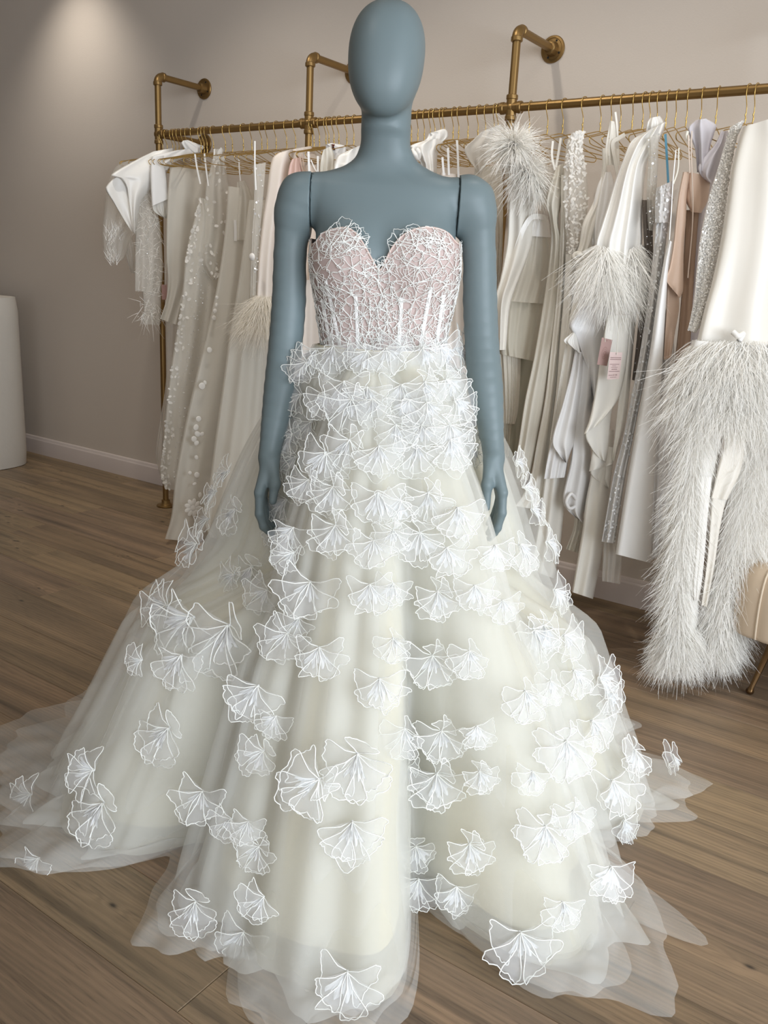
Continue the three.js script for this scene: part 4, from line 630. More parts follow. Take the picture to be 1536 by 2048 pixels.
garment('flower_hem_gown', 'tulle gown with a column of appliques ending in one large white hem flower', 'dress', [430, 600], 0.2, 20, (P, add) => {
  const S = [[456, 372, 508, 380], [450, 460, 508, 470], [436, 560, 506, 570], [415, 660, 498, 670], [388, 770, 486, 790], [366, 870, 468, 900], [350, 960, 448, 990], [343, 1030, 428, 1050], [330, 1078, 408, 1086]];
  add('skirt', cloth(P, S, { fold: 0.016, freq: 2.2, t: 0.05, nu: 44, nv: 60 }), M.tulleD);
  add('bodice', cloth(P, [[474, 364, 490, 361], [473, 385, 502, 388], [468, 430, 506, 430], [464, 480, 508, 480]], { t: 0.03, off: 0.03, fold: 0.006 }), M.tulleD);
  add('strap', ribbon(P, [[478, 318], [479, 340], [481, 362]], 0.006, 0.06), M.satin);
  add('care_label', ribbon(P, [[470, 440], [471, 460], [471, 482]], 0.012, 0.066), M.white);
  const pet = []; const petal = (x, y, r, oval, a) => { const g = new THREE.SphereGeometry(1, 10, 8); g.scale(r, r * oval, 0.003); g.rotateZ(a); g.applyQuaternion(new THREE.Quaternion().setFromUnitVectors(V(0, 0, 1), P.n)); const p = P.pt(x, y, 0.072); g.translate(p.x, p.y, p.z); pet.push(g); };
  for (const [x, y, r] of [[434, 595, 0.008], [433, 610, 0.009], [430, 622, 0.01], [428, 636, 0.011], [419, 700, 0.013], [404, 772, 0.016], [410, 765, 0.01], [397, 838, 0.013], [392, 855, 0.015], [395, 868, 0.016], [388, 878, 0.014], [404, 868, 0.012], [393, 886, 0.013], [393, 915, 0.012], [380, 946, 0.009], [394, 950, 0.014], [389, 968, 0.011], [400, 990, 0.013]]) petal(x, y, r, rr(0.65, 1), rr(0, 3));
  for (let k = 0; k < 9; k++) { const a = k / 9 * 6.28; petal(386 + 11 * Math.cos(a), 1016 + 12 * Math.sin(a), 0.017, 0.62, -a); } petal(386, 1016, 0.014, 1, 0);
  add('flower_appliques', pet, M.petal, STUFF);
});
garment('ivory_tulle_gown', 'full plain ivory tulle gown falling behind the mannequin\'s hanging arm', 'dress', [470, 600], 0.26, 26, (P, add) => {
  add('skirt', cloth(P, [[498, 400, 545, 400], [488, 480, 552, 480], [474, 580, 556, 580], [458, 680, 556, 690], [444, 780, 552, 800], [430, 880, 545, 900], [420, 960, 530, 980], [408, 1040, 505, 1060], [420, 1075, 480, 1078]], { fold: 0.022, freq: 3, t: 0.06, nu: 40, nv: 50 }), M.tulleD);
  add('lining', cloth(P, [[508, 480, 545, 480], [490, 640, 550, 650], [470, 820, 540, 830], [450, 980, 520, 990]], { t: 0.03, off: -0.03 }), M.crepeB);
});
garment('crystal_strip_gown', 'sheer gown with a vertical strip of silver crystals and pearls beside the ivory robe', 'dress', [505, 500], 0.3, 24, (P, add) => {
  const S = [[506, 330, 532, 325], [508, 400, 526, 405], [504, 470, 520, 480], [502, 540, 517, 545], [500, 605, 516, 610]]; add('bodice', cloth(P, S, { t: 0.012, fold: 0.004 }), M.tulle);
  add('strap', ribbon(P, [[510, 282], [510, 330], [512, 380]], 0.006, 0.02), M.satin);
  add('crystals', scatter(P, S, 46, 0.002, 0.005, { t: 0.014, tilt: 0.8, sides: 8 }), M.crystal, STUFF);
  const p = P.pt(504, 514, 0.03); add('pearl_disc', new THREE.SphereGeometry(0.015, 16, 10).scale(1, 1, 0.5).translate(p.x, p.y, p.z), M.pearl);
});
garment('feather_cuff_robe', 'ivory satin robe whose long sleeve ends in a fluffy feather cuff, left of the mannequin', 'robe', [520, 500], 0.26, 30, (P, add) => {
  const S = [[556, 306, 586, 298], [543, 322, 580, 330], [534, 380, 570, 390], [524, 450, 558, 450], [517, 520, 551, 520], [513, 590, 549, 590], [512, 622, 549, 624]];
  add('sleeve', cloth(P, S, { t: 0.04, fold: 0.01, freq: 1.5, off: 0.02 }), M.robe);
  add('body', cloth(P, [[575, 300, 622, 292], [566, 340, 648, 340], [560, 420, 654, 420], [560, 540, 656, 540], [562, 660, 656, 660], [562, 780, 656, 780], [560, 900, 650, 900]], { t: 0.04, fold: 0.012, freq: 3, off: -0.03 }), M.robe);
  add('feather_cuff', featherPatch(P, [[512, 590, 550, 592], [505, 620, 550, 620], [502, 640, 550, 645]], 1500, { t: 0.05, off: 0.02, side: 0.9, l0: 0.05, l1: 0.13, droop: 0.6, outw: 0.7, down: 0.7, curl: 0.7, dx: -0.25 }), M.featherC, STUFF);
});
garment('blush_dress', 'dusty pink satin dress on the rail just left of the mannequin\'s neck', 'dress', [576, 350], 0.24, 30, (P, add) => {
  add('bodice', cloth(P, [[584, 318, 602, 314], [578, 335, 605, 335], [574, 365, 605, 370], [570, 420, 604, 420], [570, 480, 604, 480]], { t: 0.02, fold: 0.012, freq: 2 }), M.blush);
  for (const q of [[[600, 312], [604, 335], [609, 352]], [[604, 308], [611, 350]]]) add('strap', ribbon(P, q, 0.004, 0.03), M.tan);
});
garment('ribbon_strap_dress', 'nude dress on flat white ribbon straps behind the mannequin\'s left shoulder in the picture', 'dress', [612, 330], 0.22, 30, (P, add) => {
  add('bodice', cloth(P, [[612, 330, 640, 330], [612, 380, 640, 380], [612, 470, 640, 470], [610, 560, 640, 560]], { t: 0.02, fold: 0.006 }), M.nude);
  for (const q of [[[617, 303], [618, 330], [619, 350]], [[636, 312], [636, 350]]]) add('strap', ribbon(P, q, 0.009, 0.03), M.white);
  add('strap', ribbon(P, [[622, 320], [630, 338], [637, 348]], 0.004, 0.03), M.pearl);
});
garment('champagne_blouse', 'champagne silk blouse tucked between ribbon straps and the white jacket', 'blouse', [642, 320], 0.2, 30, (P, add) => { add('body', cloth(P, [[646, 300, 662, 292], [642, 315, 668, 310], [640, 335, 668, 335], [640, 380, 666, 380]], { t: 0.025, fold: 0.012, freq: 2 }), M.crepeB); });
garment('collared_shirt', 'white shirt with an upright collar tied by a small rust-brown bow', 'shirt', [652, 300], 0.12, 30, (P, add) => {
  add('collar', cloth(P, [[650, 289, 663, 286], [652, 298, 690, 292], [655, 312, 692, 306]], { t: 0.02, fold: 0.004 }), M.white); add('body', cloth(P, [[655, 308, 692, 304], [656, 340, 690, 340], [656, 400, 690, 400]], { t: 0.03, fold: 0.01 }), M.white);
  add('bow', cloth(P, [[663, 288, 670, 289], [665, 294, 668, 294], [663, 300, 671, 300]], { t: 0.008, off: 0.03 }), M.rust);
});
garment('satin_jacket', 'white satin jacket with a softly padded shoulder, close beside the mannequin\'s neck', 'jacket', [672, 320], 0.24, 30, (P, add) => { add('shoulder', cloth(P, [[690, 304, 722, 290], [676, 312, 722, 304], [670, 325, 720, 322], [667, 342, 716, 340], [666, 420, 716, 420]], { t: 0.04, fold: 0.012, freq: 2 }), M.satin); });
// ---- between neck and feather pompom
garment('ruffled_blouse', 'white satin blouse with a rolled ruffle at the shoulder, right beside the mannequin\'s neck', 'blouse', [826, 300], 0.24, 30, (P, add) => {
  add('collar', cloth(P, [[858, 266, 866, 264], [854, 276, 890, 258], [846, 284, 896, 272], [850, 292, 886, 284]], { t: 0.016, fold: 0.006 }), M.satin);
  add('shoulder', cloth(P, [[846, 282, 880, 276], [822, 291, 886, 288], [824, 302, 876, 306], [834, 318, 874, 326], [842, 336, 874, 350], [842, 420, 874, 420]], { t: 0.035, fold: 0.016, freq: 2.5 }), M.satin);
  const p = (x, y, o) => P.pt(x, y, o); add('ruffle', tube(curve([p(826, 300, 0.04), p(830, 309, 0.055), p(836, 316, 0.05), p(838, 306, 0.06), p(833, 298, 0.055)], 24), 0.009, 8), M.satin);
});
garment('camisole_gown', 'ivory gown hanging from three narrow white ribbon straps above the mannequin\'s shoulder', 'dress', [890, 320], 0.22, 30, (P, add) => {
  add('bodice', cloth(P, [[880, 345, 930, 350], [884, 420, 932, 420], [890, 560, 938, 560], [892, 700, 944, 700], [900, 860, 950, 860]], { t: 0.03, fold: 0.012, freq: 2 }), M.robe);
  for (const q of [[[885, 314], [886, 330], [888, 350]], [[896, 296], [897, 322], [898, 350]], [[914, 280], [916, 315], [917, 354]]]) add('strap', ribbon(P, q, 0.008, 0.04), M.white);
});
garment('organza_ruffle_gown', 'pale organza gown with a stiff folded ruffle at the shoulder, left of the feather pompom', 'dress', [934, 310], 0.22, 34, (P, add) => {
  add('ruffle', cloth(P, [[962, 264, 1002, 248], [946, 280, 1002, 268], [929, 297, 994, 290], [936, 318, 982, 312], [948, 334, 970, 334], [958, 347, 962, 349]], { t: 0.014, fold: 0.012, freq: 2, off: 0.02 }), M.organza);
  add('skirt', cloth(P, [[950, 335, 1002, 330], [948, 365, 1006, 370], [968, 400, 1006, 405], [988, 440, 1006, 440], [990, 520, 1004, 520], [986, 600, 1000, 600], [980, 760, 1000, 760]], { t: 0.02, fold: 0.012, freq: 3 }), M.tulleD);
});
garment('pompom_gown', 'white crepe gown with big fluffy ostrich-feather pompoms at the shoulder, right of the mannequin', 'dress', [1016, 440], 0.26, 34, (P, add) => {
  add('skirt', cloth(P, [[1030, 330, 1066, 325], [1019, 376, 1072, 372], [1016, 430, 1070, 430], [1014, 480, 1066, 480], [1008, 520, 1052, 525], [1000, 560, 1036, 565], [990, 604, 1020, 615], [990, 700, 1012, 700]], { t: 0.035, fold: 0.016, freq: 2 }), M.crepe);
  const B = Barbs(), burst = (x, y, r, n, len, up) => { const c = P.pt(x, y, 0.05); for (let i = 0; i < n; i++) { const d = V(rr(-1, 1), rr(-1, 1) + up, rr(-1, 1)).normalize(); B.add(c.clone().addScaledVector(d, rr(0, r)), d, rr(len * 0.4, len), 0.45, 0.7, 0.0012); } };
  burst(1028, 292, 0.035, 1700, 0.1, 0.15); burst(1056, 338, 0.04, 1100, 0.105, -0.4); burst(1070, 365, 0.03, 500, 0.09, -0.6); add('feather_pompom', B.geo(), M.feather, STUFF);
});
garment('tiered_gown', 'cream tiered chiffon gown with a broad satin waist belt tied in a loop', 'dress', [1010, 580], 0.22, 40, (P, add) => {
  add('slip', cloth(P, [[1046, 480, 1096, 480], [1006, 600, 1082, 610], [1004, 720, 1070, 730], [1006, 820, 1052, 820], [1010, 915, 1042, 915]], { t: 0.01, fold: 0.006, off: -0.05 }), M.slipGrey);  // dull grey-green slip showing in the gaps between tiers
  const tiers = [[[1044, 470, 1100, 474], [1030, 510, 1104, 512], [1014, 556, 1102, 560], [998, 601, 1094, 608]], [[998, 598, 1090, 606], [993, 640, 1082, 650], [996, 680, 1072, 700], [1000, 708, 1066, 722]], [[996, 704, 1042, 712], [1001, 760, 1040, 768], [1004, 812, 1036, 820], [1006, 847, 1030, 848]], [[1003, 842, 1024, 846], [1006, 880, 1020, 880], [1006, 916, 1017, 912]]];
  tiers.forEach((r, i) => add('tier', cloth(P, r, { t: 0.03, fold: 0.006, freq: 5, nu: 90, nv: 20, off: 0.01 - 0.014 * i, seed: i + 2, grow: 0.3 }), i % 2 ? M.chiffonB : M.chiffon));
  add('belt', cloth(P, [[1064, 429, 1094, 436], [1052, 446, 1098, 444], [1044, 471, 1101, 475]], { t: 0.035, fold: 0.004, off: 0.012 }), M.satin);
  add('bow_loop', ribbon(P, [[1095, 438, 0.02], [1080, 433, 0.035], [1062, 436, 0.045], [1048, 456, 0.045], [1038, 482, 0.04], [1031, 506, 0.03]], 0.017, 0.03), M.satin);
  add('strap', ribbon(P, [[1068, 402], [1069, 418], [1071, 432]], 0.004, 0.03), M.string);
});
garment('pleated_gown', 'sage-tinted ivory chiffon gown with frilled shoulder and fine vertical pleats', 'dress', [1095, 540], 0.22, 40, (P, add) => {
  add('skirt', cloth(P, [[1114, 332, 1128, 326], [1100, 370, 1128, 372], [1092, 408, 1122, 410], [1100, 440, 1116, 446], [1102, 480, 1124, 484], [1096, 540, 1122, 545], [1086, 610, 1116, 620], [1068, 715, 1100, 720], [1050, 800, 1088, 805], [1038, 880, 1074, 882], [1030, 930, 1064, 936], [1034, 958, 1058, 961]], { t: 0.028, fold: 0.011, freq: 2.2, nu: 40, nv: 70 }), M.chiffon);
  add('shoulder_strap', ribbon(P, [[1122, 276], [1118, 300], [1112, 335]], 0.008, 0.02), M.crepe); add('shoulder_strap', ribbon(P, [[1106, 282], [1104, 310], [1110, 340]], 0.007, 0.02), M.crepe);
});
garment('slim_crepe_gown', 'slim ivory crepe gown, its flared hem just above the skirt at the mannequin\'s right hand', 'dress', [1108, 700], 0.2, 40, (P, add) => { add('skirt', cloth(P, [[1122, 350, 1134, 350], [1120, 480, 1134, 480], [1112, 600, 1130, 605], [1099, 720, 1118, 724], [1090, 800, 1110, 805], [1072, 895, 1100, 900], [1062, 950, 1092, 955], [1046, 990, 1086, 1000], [1030, 1012, 1080, 1020]], { t: 0.03, fold: 0.012, freq: 2, nv: 60 }), M.crepe); });
garment('petal_sleeve_gown', 'long ivory gown with a sleeve covered in white petal appliques and a straight crepe skirt', 'dress', [1130, 450], 0.24, 36, (P, add) => {
  const S = [[1156, 264, 1167, 264], [1139, 272, 1168, 272], [1132, 300, 1166, 300], [1128, 340, 1172, 340], [1126, 390, 1176, 390], [1128, 440, 1172, 440], [1133, 485, 1162, 485], [1131, 510, 1152, 512]];
  add('sleeve', cloth(P, S, { t: 0.03, fold: 0.006 }), M.lace); add('petal_appliques', scatter(P, S, 460, 0.004, 0.0085, { t: 0.032, oval: 0.5, tilt: 0.6, sides: 8, lift: 0.005 }), M.petal, STUFF);
  add('skirt', cloth(P, [[1131, 508, 1152, 510], [1128, 580, 1152, 580], [1120, 680, 1148, 680], [1112, 780, 1146, 780], [1101, 870, 1142, 870], [1090, 950, 1134, 950], [1078, 1040, 1126, 1040], [1066, 1110, 1118, 1115], [1062, 1140, 1108, 1157]], { t: 0.035, fold: 0.012, freq: 2, nv: 60 }), M.crepe);
});
garment('knotted_gown', 'ivory crepe gown gathered into a small knot at the waist', 'dress', [1160, 480], 0.24, 36, (P, add) => {
  add('bodice', cloth(P, [[1204, 296, 1212, 296], [1203, 345, 1214, 345], [1188, 400, 1212, 400], [1166, 446, 1200, 446], [1158, 490, 1188, 490], [1150, 512, 1176, 516]], { t: 0.025, fold: 0.008 }), M.crepe);
  add('skirt', cloth(P, [[1152, 514, 1176, 518], [1153, 550, 1172, 555], [1146, 600, 1168, 605], [1136, 650, 1164, 650], [1124, 720, 1158, 720], [1112, 800, 1150, 800], [1100, 880, 1140, 880]], { t: 0.03, fold: 0.012, freq: 2 }), M.crepe);
  const k = P.pt(1156, 516, 0.03); add('knot', new THREE.TorusKnotGeometry(0.011, 0.006, 60, 8).translate(k.x, k.y, k.z), M.crepe);
});
garment('halter_gown', 'ivory halter gown with tall pointed straps, half hidden left of the feather-cuffed cape', 'dress', [1186, 430], 0.22, 34, (P, add) => {
  add('halter_strap', cloth(P, [[1220, 241, 1229, 243], [1216, 262, 1233, 262], [1211, 290, 1238, 290], [1210, 330, 1240, 330]], { t: 0.012, fold: 0.004 }), M.crepe); add('halter_strap', ribbon(P, [[1231, 224], [1234, 250], [1236, 285]], 0.007, 0.01), M.crepe);
  add('bodice', cloth(P, [[1208, 344, 1222, 344], [1195, 372, 1228, 372], [1186, 412, 1224, 412], [1182, 450, 1214, 450], [1184, 489, 1204, 490]], { t: 0.02, fold: 0.006 }), M.white);
  add('neckline', ribbon(P, [[1250, 269], [1238, 276], [1226, 285], [1230, 320], [1236, 350]], 0.012, 0.02), M.crepe);
});
garment('draped_satin_gown', 'silvery satin wrap gown with a big draped bow tail below the feathered cape', 'dress', [1140, 700], 0.28, 40, (P, add) => {
  add('wrap_panel', cloth(P, [[1172, 570, 1230, 560], [1162, 604, 1234, 600], [1148, 632, 1232, 640], [1138, 652, 1228, 680], [1150, 676, 1220, 720], [1163, 708, 1212, 760], [1176, 740, 1200, 800], [1184, 775, 1192, 830]], { t: 0.03, fold: 0.012, freq: 1.5, off: 0.012 }), M.satinGrey);
  add('bow_corner', cloth(P, [[1146, 664, 1152, 668], [1127, 681, 1158, 690], [1140, 692, 1160, 704], [1152, 701, 1160, 708]], { t: 0.014, fold: 0.006, off: 0.035 }), M.satin);
  add('tail', cloth(P, [[1150, 700, 1168, 706], [1140, 750, 1166, 755], [1124, 810, 1158, 815], [1104, 880, 1150, 880], [1116, 908, 1142, 902], [1131, 925, 1134, 926]], { t: 0.022, fold: 0.014, freq: 1.5, off: 0.01 }), M.satinGrey);
  add('tail', cloth(P, [[1108, 870, 1140, 880], [1096, 910, 1136, 915], [1088, 958, 1130, 955]], { t: 0.015, fold: 0.008, off: -0.02 }), M.satinGrey);
  add('tail', cloth(P, [[1162, 706, 1192, 720], [1154, 790, 1188, 790], [1148, 850, 1180, 850], [1142, 920, 1182, 920], [1128, 978, 1178, 980], [1126, 1004, 1172, 1010], [1136, 1022, 1166, 1034], [1158, 1040, 1168, 1048]], { t: 0.035, fold: 0.018, freq: 1.5, off: -0.008 }), M.satinGrey);
  const q = (x, y) => P.pt(x, y, 0.03); add('loop_fold', tube(curve([q(1142, 988), q(1133, 1004), q(1140, 1017), q(1152, 1010), [q(1152, 998)][0]], 24, true), 0.006, 8, true), M.satinGrey);
  add('slip', cloth(P, [[1150, 1030, 1168, 1036], [1146, 1060, 1164, 1062], [1132, 1098, 1156, 1106]], { t: 0.015, off: -0.05 }), M.crepeB);
});
garment('waterfall_gown', 'ivory crepe gown with an asymmetric waterfall hem and two price tags in front', 'dress', [1190, 780], 0.3, 34, (P, add) => {
  add('column', cloth(P, [[1196, 860, 1228, 860], [1186, 930, 1224, 935], [1172, 1000, 1218, 1000], [1165, 1060, 1210, 1060], [1155, 1120, 1202, 1120], [1144, 1184, 1186, 1198]], { t: 0.04, fold: 0.01, freq: 1.5, off: -0.05 }), M.crepe);
  [[[1214, 630, 1262, 630], [1203, 700, 1256, 700], [1193, 770, 1246, 765], [1181, 832, 1232, 806], [1168, 869, 1198, 848]], [[1192, 820, 1230, 800], [1171, 866, 1222, 832], [1182, 896, 1216, 900], [1198, 916, 1212, 924]], [[1250, 620, 1274, 620], [1246, 700, 1266, 700], [1237, 800, 1258, 795], [1229, 876, 1250, 850], [1224, 914, 1240, 886], [1227, 923, 1230, 920]], [[1188, 886, 1230, 896], [1182, 920, 1228, 918], [1178, 943, 1226, 928]], [[1180, 930, 1226, 928], [1184, 952, 1222, 956], [1212, 972, 1218, 976]]].forEach((r, i) => add('waterfall_panel', cloth(P, r, { t: 0.01, fold: 0.01, freq: 1.2, off: [0.02, 0.004, 0.012, -0.01, -0.02][i], seed: i + 4, nv: 26 }), M.crepe));
});
garment('feather_cape_blouse', 'white draped satin cape blouse edged with long ostrich feathers, middle of the right-hand rail', 'blouse', [1225, 400], 0.3, 30, (P, add) => {
  const S = [[1290, 264, 1332, 243], [1262, 283, 1322, 276], [1246, 320, 1296, 320], [1231, 360, 1289, 360], [1216, 410, 1286, 410], [1203, 450, 1284, 450], [1191, 492, 1284, 486], [1200, 534, 1276, 520], [1216, 566, 1266, 560], [1240, 584, 1259, 592]];
  add('cape', cloth(P, S, { t: 0.045, fold: 0.022, freq: 3, nu: 44, nv: 60, grow: 0.4 }), M.satin);
  add('collar', cloth(P, [[1300, 236, 1320, 232], [1294, 246, 1326, 242], [1292, 262, 1328, 256]], { t: 0.02, fold: 0.006 }), M.satin);
  add('feather_hem', [featherPatch(P, [[1192, 488, 1240, 500], [1184, 520, 1240, 540], [1200, 560, 1250, 575]], 1500, { t: 0.055, l0: 0.06, l1: 0.15, side: 0.5, dx: -0.15, droop: 0.4, curl: 0.4 }), featherPatch(P, [[1250, 500, 1286, 486], [1245, 540, 1284, 520], [1240, 590, 1268, 580]], 1000, { t: 0.055, l0: 0.05, l1: 0.13, side: 0.4, dx: 0.05, droop: 0.4, curl: 0.4 })], M.feather, STUFF);
});
// ---- right end of the rail
garment('shadowed_mesh_gown', 'mesh gown with tiny crystals, its skirt coloured dark for the shadowed gap beside the cape', 'dress', [1288, 480], 0.22, 30, (P, add) => {
  const A = [[1294, 276, 1318, 268], [1297, 320, 1316, 320], [1294, 370, 1314, 370], [1294, 420, 1312, 425], [1297, 460, 1306, 462]], B = [[1284, 400, 1304, 400], [1287, 470, 1306, 480], [1289, 520, 1306, 525], [1281, 600, 1302, 600], [1272, 690, 1294, 690], [1264, 760, 1284, 765]];
  add('sleeve', cloth(P, A, { t: 0.02, fold: 0.006, off: 0.02 }), M.tulle); add('skirt', cloth(P, B, { t: 0.02, fold: 0.008 }), M.shadowSmoke);  // skirt coloured dark for the deep shadow in this gap
  add('crystals', [scatter(P, A, 90, 0.0014, 0.003, { t: 0.022, off: 0.02, tilt: 0.9 }), scatter(P, B, 60, 0.0014, 0.0026, { t: 0.022, tilt: 0.9 })], M.crystal, STUFF);
});
garment('sequin_dot_gown', 'long silver gown dotted with round sequins, hung by a bright blue ribbon strap', 'dress', [1300, 560], 0.26, 28, (P, add) => {
  const Bd = [[1313, 376, 1344, 362], [1310, 400, 1346, 396], [1310, 446, 1339, 444]], S = [[1312, 444, 1338, 446], [1307, 500, 1330, 502], [1299, 570, 1321, 572], [1290, 640, 1310, 642], [1277, 720, 1297, 722], [1261, 800, 1281, 802], [1245, 880, 1265, 882], [1228, 945, 1252, 946], [1215, 1015, 1240, 1016], [1203, 1083, 1229, 1087]];
  add('bodice', cloth(P, Bd, { t: 0.03, fold: 0.003, off: 0.012 }), M.silver); add('skirt', cloth(P, S, { t: 0.025, fold: 0.012, freq: 2, nv: 60 }), M.silver);
  add('mesh_hem', cloth(P, [[1208, 1060, 1240, 1060], [1206, 1110, 1244, 1110], [1204, 1162, 1240, 1168]], { t: 0.02, fold: 0.008, off: -0.02 }), M.tulleL);
  add('sequins', [scatter(P, S, 210, 0.003, 0.0042, { t: 0.027, fold: 0.012, freq: 2, tilt: 0.35, sides: 10, lift: 0.003 }), scatter(P, Bd, 70, 0.003, 0.0046, { t: 0.032, off: 0.012, tilt: 0.3, sides: 10 })], M.crystal, STUFF);
  add('ribbon_strap', ribbon(P, [[1331, 268], [1334, 315], [1337, 368]], 0.008, 0.03), M.blue, { label: 'bright blue satin ribbon strap' });
});
garment('white_a_line_gown', 'plain white A-line gown with a wide clean hem hanging above the dark floor', 'dress', [1290, 760], 0.3, 34, (P, add) => {
  add('shaded_skirt_back', cloth(P, [[1330, 620, 1348, 620], [1320, 760, 1348, 760], [1308, 900, 1344, 900], [1302, 1040, 1334, 1040], [1296, 1126, 1322, 1108]], { t: 0.02, off: -0.07, fold: 0.006 }), M.satinGrey);  // greyer panel stands for the shaded side of the skirt
  add('skirt', cloth(P, [[1338, 479, 1344, 484], [1326, 530, 1337, 535], [1312, 615, 1331, 620], [1300, 700, 1326, 705], [1286, 780, 1320, 785], [1272, 860, 1314, 865], [1258, 940, 1309, 945], [1245, 1020, 1305, 1025], [1231, 1108, 1301, 1126]], { t: 0.05, fold: 0.006, freq: 1, nv: 50 }), M.white);
  add('strap', ribbon(P, [[1352, 300], [1346, 368], [1343, 420], [1339, 480]], 0.003, 0.02), M.satin); add('strap', ribbon(P, [[1358, 296], [1356, 340], [1347, 368]], 0.004, 0.02), M.string);
});
garment('tan_gown', 'tan crepe gown with padded cups and a rolled-over drape, between the white gowns', 'dress', [1350, 500], 0.24, 28, (P, add) => {
  add('body', cloth(P, [[1372, 420, 1412, 420], [1368, 500, 1404, 500], [1362, 600, 1396, 600], [1352, 700, 1392, 700], [1342, 790, 1372, 790], [1340, 858, 1352, 860]], { t: 0.02, off: -0.04, fold: 0.01, freq: 2 }), M.tanDark);
  add('bodice', cloth(P, [[1376, 344, 1420, 352], [1372, 370, 1419, 378], [1371, 400, 1414, 405], [1382, 424, 1402, 426]], { t: 0.045, fold: 0.006, freq: 1 }), M.tan);
  add('drape', cloth(P, [[1366, 344, 1382, 344], [1357, 390, 1374, 390], [1351, 440, 1372, 440], [1346, 490, 1368, 490], [1338, 536, 1367, 540], [1330, 556, 1366, 580], [1336, 568, 1360, 596]], { t: 0.022, fold: 0.01, freq: 1, off: 0.02 }), M.tan);
  add('drape', cloth(P, [[1335, 556, 1358, 590], [1333, 610, 1358, 620], [1330, 660, 1350, 665], [1327, 720, 1342, 715]], { t: 0.014, fold: 0.008, freq: 1, off: -0.004 }), M.tan);
  for (const q of [[[1377, 270], [1378, 300], [1380, 346]], [[1384, 262], [1383, 300], [1386, 430], [1376, 556]]]) add('strap', ribbon(P, q, 0.004, 0.05), M.nude);
  add('hang_loop', ribbon(P, [[1376, 262], [1374, 272], [1378, 282]], 0.008, 0.045), M.string);
});
garment('lilac_organza_gown', 'pale lilac organza gown with two puffed sleeves rising against the wall', 'dress', [1400, 320], 0.2, 30, (P, add) => {
  add('puff_sleeve', cloth(P, [[1392, 240, 1412, 237], [1376, 256, 1432, 250], [1380, 274, 1428, 268], [1390, 300, 1420, 296], [1394, 345, 1416, 340]], { t: 0.045, fold: 0.012, freq: 2, grow: 0 }), M.lilac);
  add('puff_sleeve', cloth(P, [[1442, 262, 1456, 262], [1430, 288, 1454, 286], [1408, 314, 1446, 312], [1396, 334, 1440, 338], [1400, 350, 1430, 358], [1416, 364, 1426, 367]], { t: 0.05, fold: 0.012, freq: 2, grow: 0, off: 0.02 }), M.lilac);
  add('skirt', cloth(P, [[1392, 360, 1430, 362], [1380, 500, 1420, 500], [1366, 700, 1410, 700], [1352, 850, 1396, 850], [1340, 905, 1390, 905], [1330, 960, 1380, 960], [1320, 1012, 1370, 1014]], { t: 0.025, fold: 0.01, freq: 2, off: -0.05 }), M.lilacS);
});
garment('sequin_jacket', 'champagne sequin jacket, its glittering sleeve hanging beside the feathered jumpsuit', 'jacket', [1415, 420], 0.29, 38, (P, add) => {
  const S = [[1460, 254, 1490, 240], [1450, 285, 1474, 272], [1436, 335, 1463, 330], [1420, 385, 1455, 385], [1408, 435, 1449, 435], [1399, 485, 1441, 485], [1393, 540, 1430, 540], [1388, 595, 1418, 595], [1380, 640, 1404, 642], [1375, 660, 1392, 664]];
  add('sleeve', cloth(P, S, { t: 0.032, fold: 0.01, freq: 1.5 }), M.white); add('sleeve_lining', cloth(P, S.map(([a, b, c, d]) => [a + 2, b + 2, c - 2, d + 2]), { t: 0.026, fold: 0.01, freq: 1.5 }), M.nude);
  add('sequins', scatter(P, S, 3600, 0.0018, 0.0032, { t: 0.034, fold: 0.01, freq: 1.5, tilt: 0.55, sides: 6, lift: 0.004 }), M.sequin, STUFF);
});
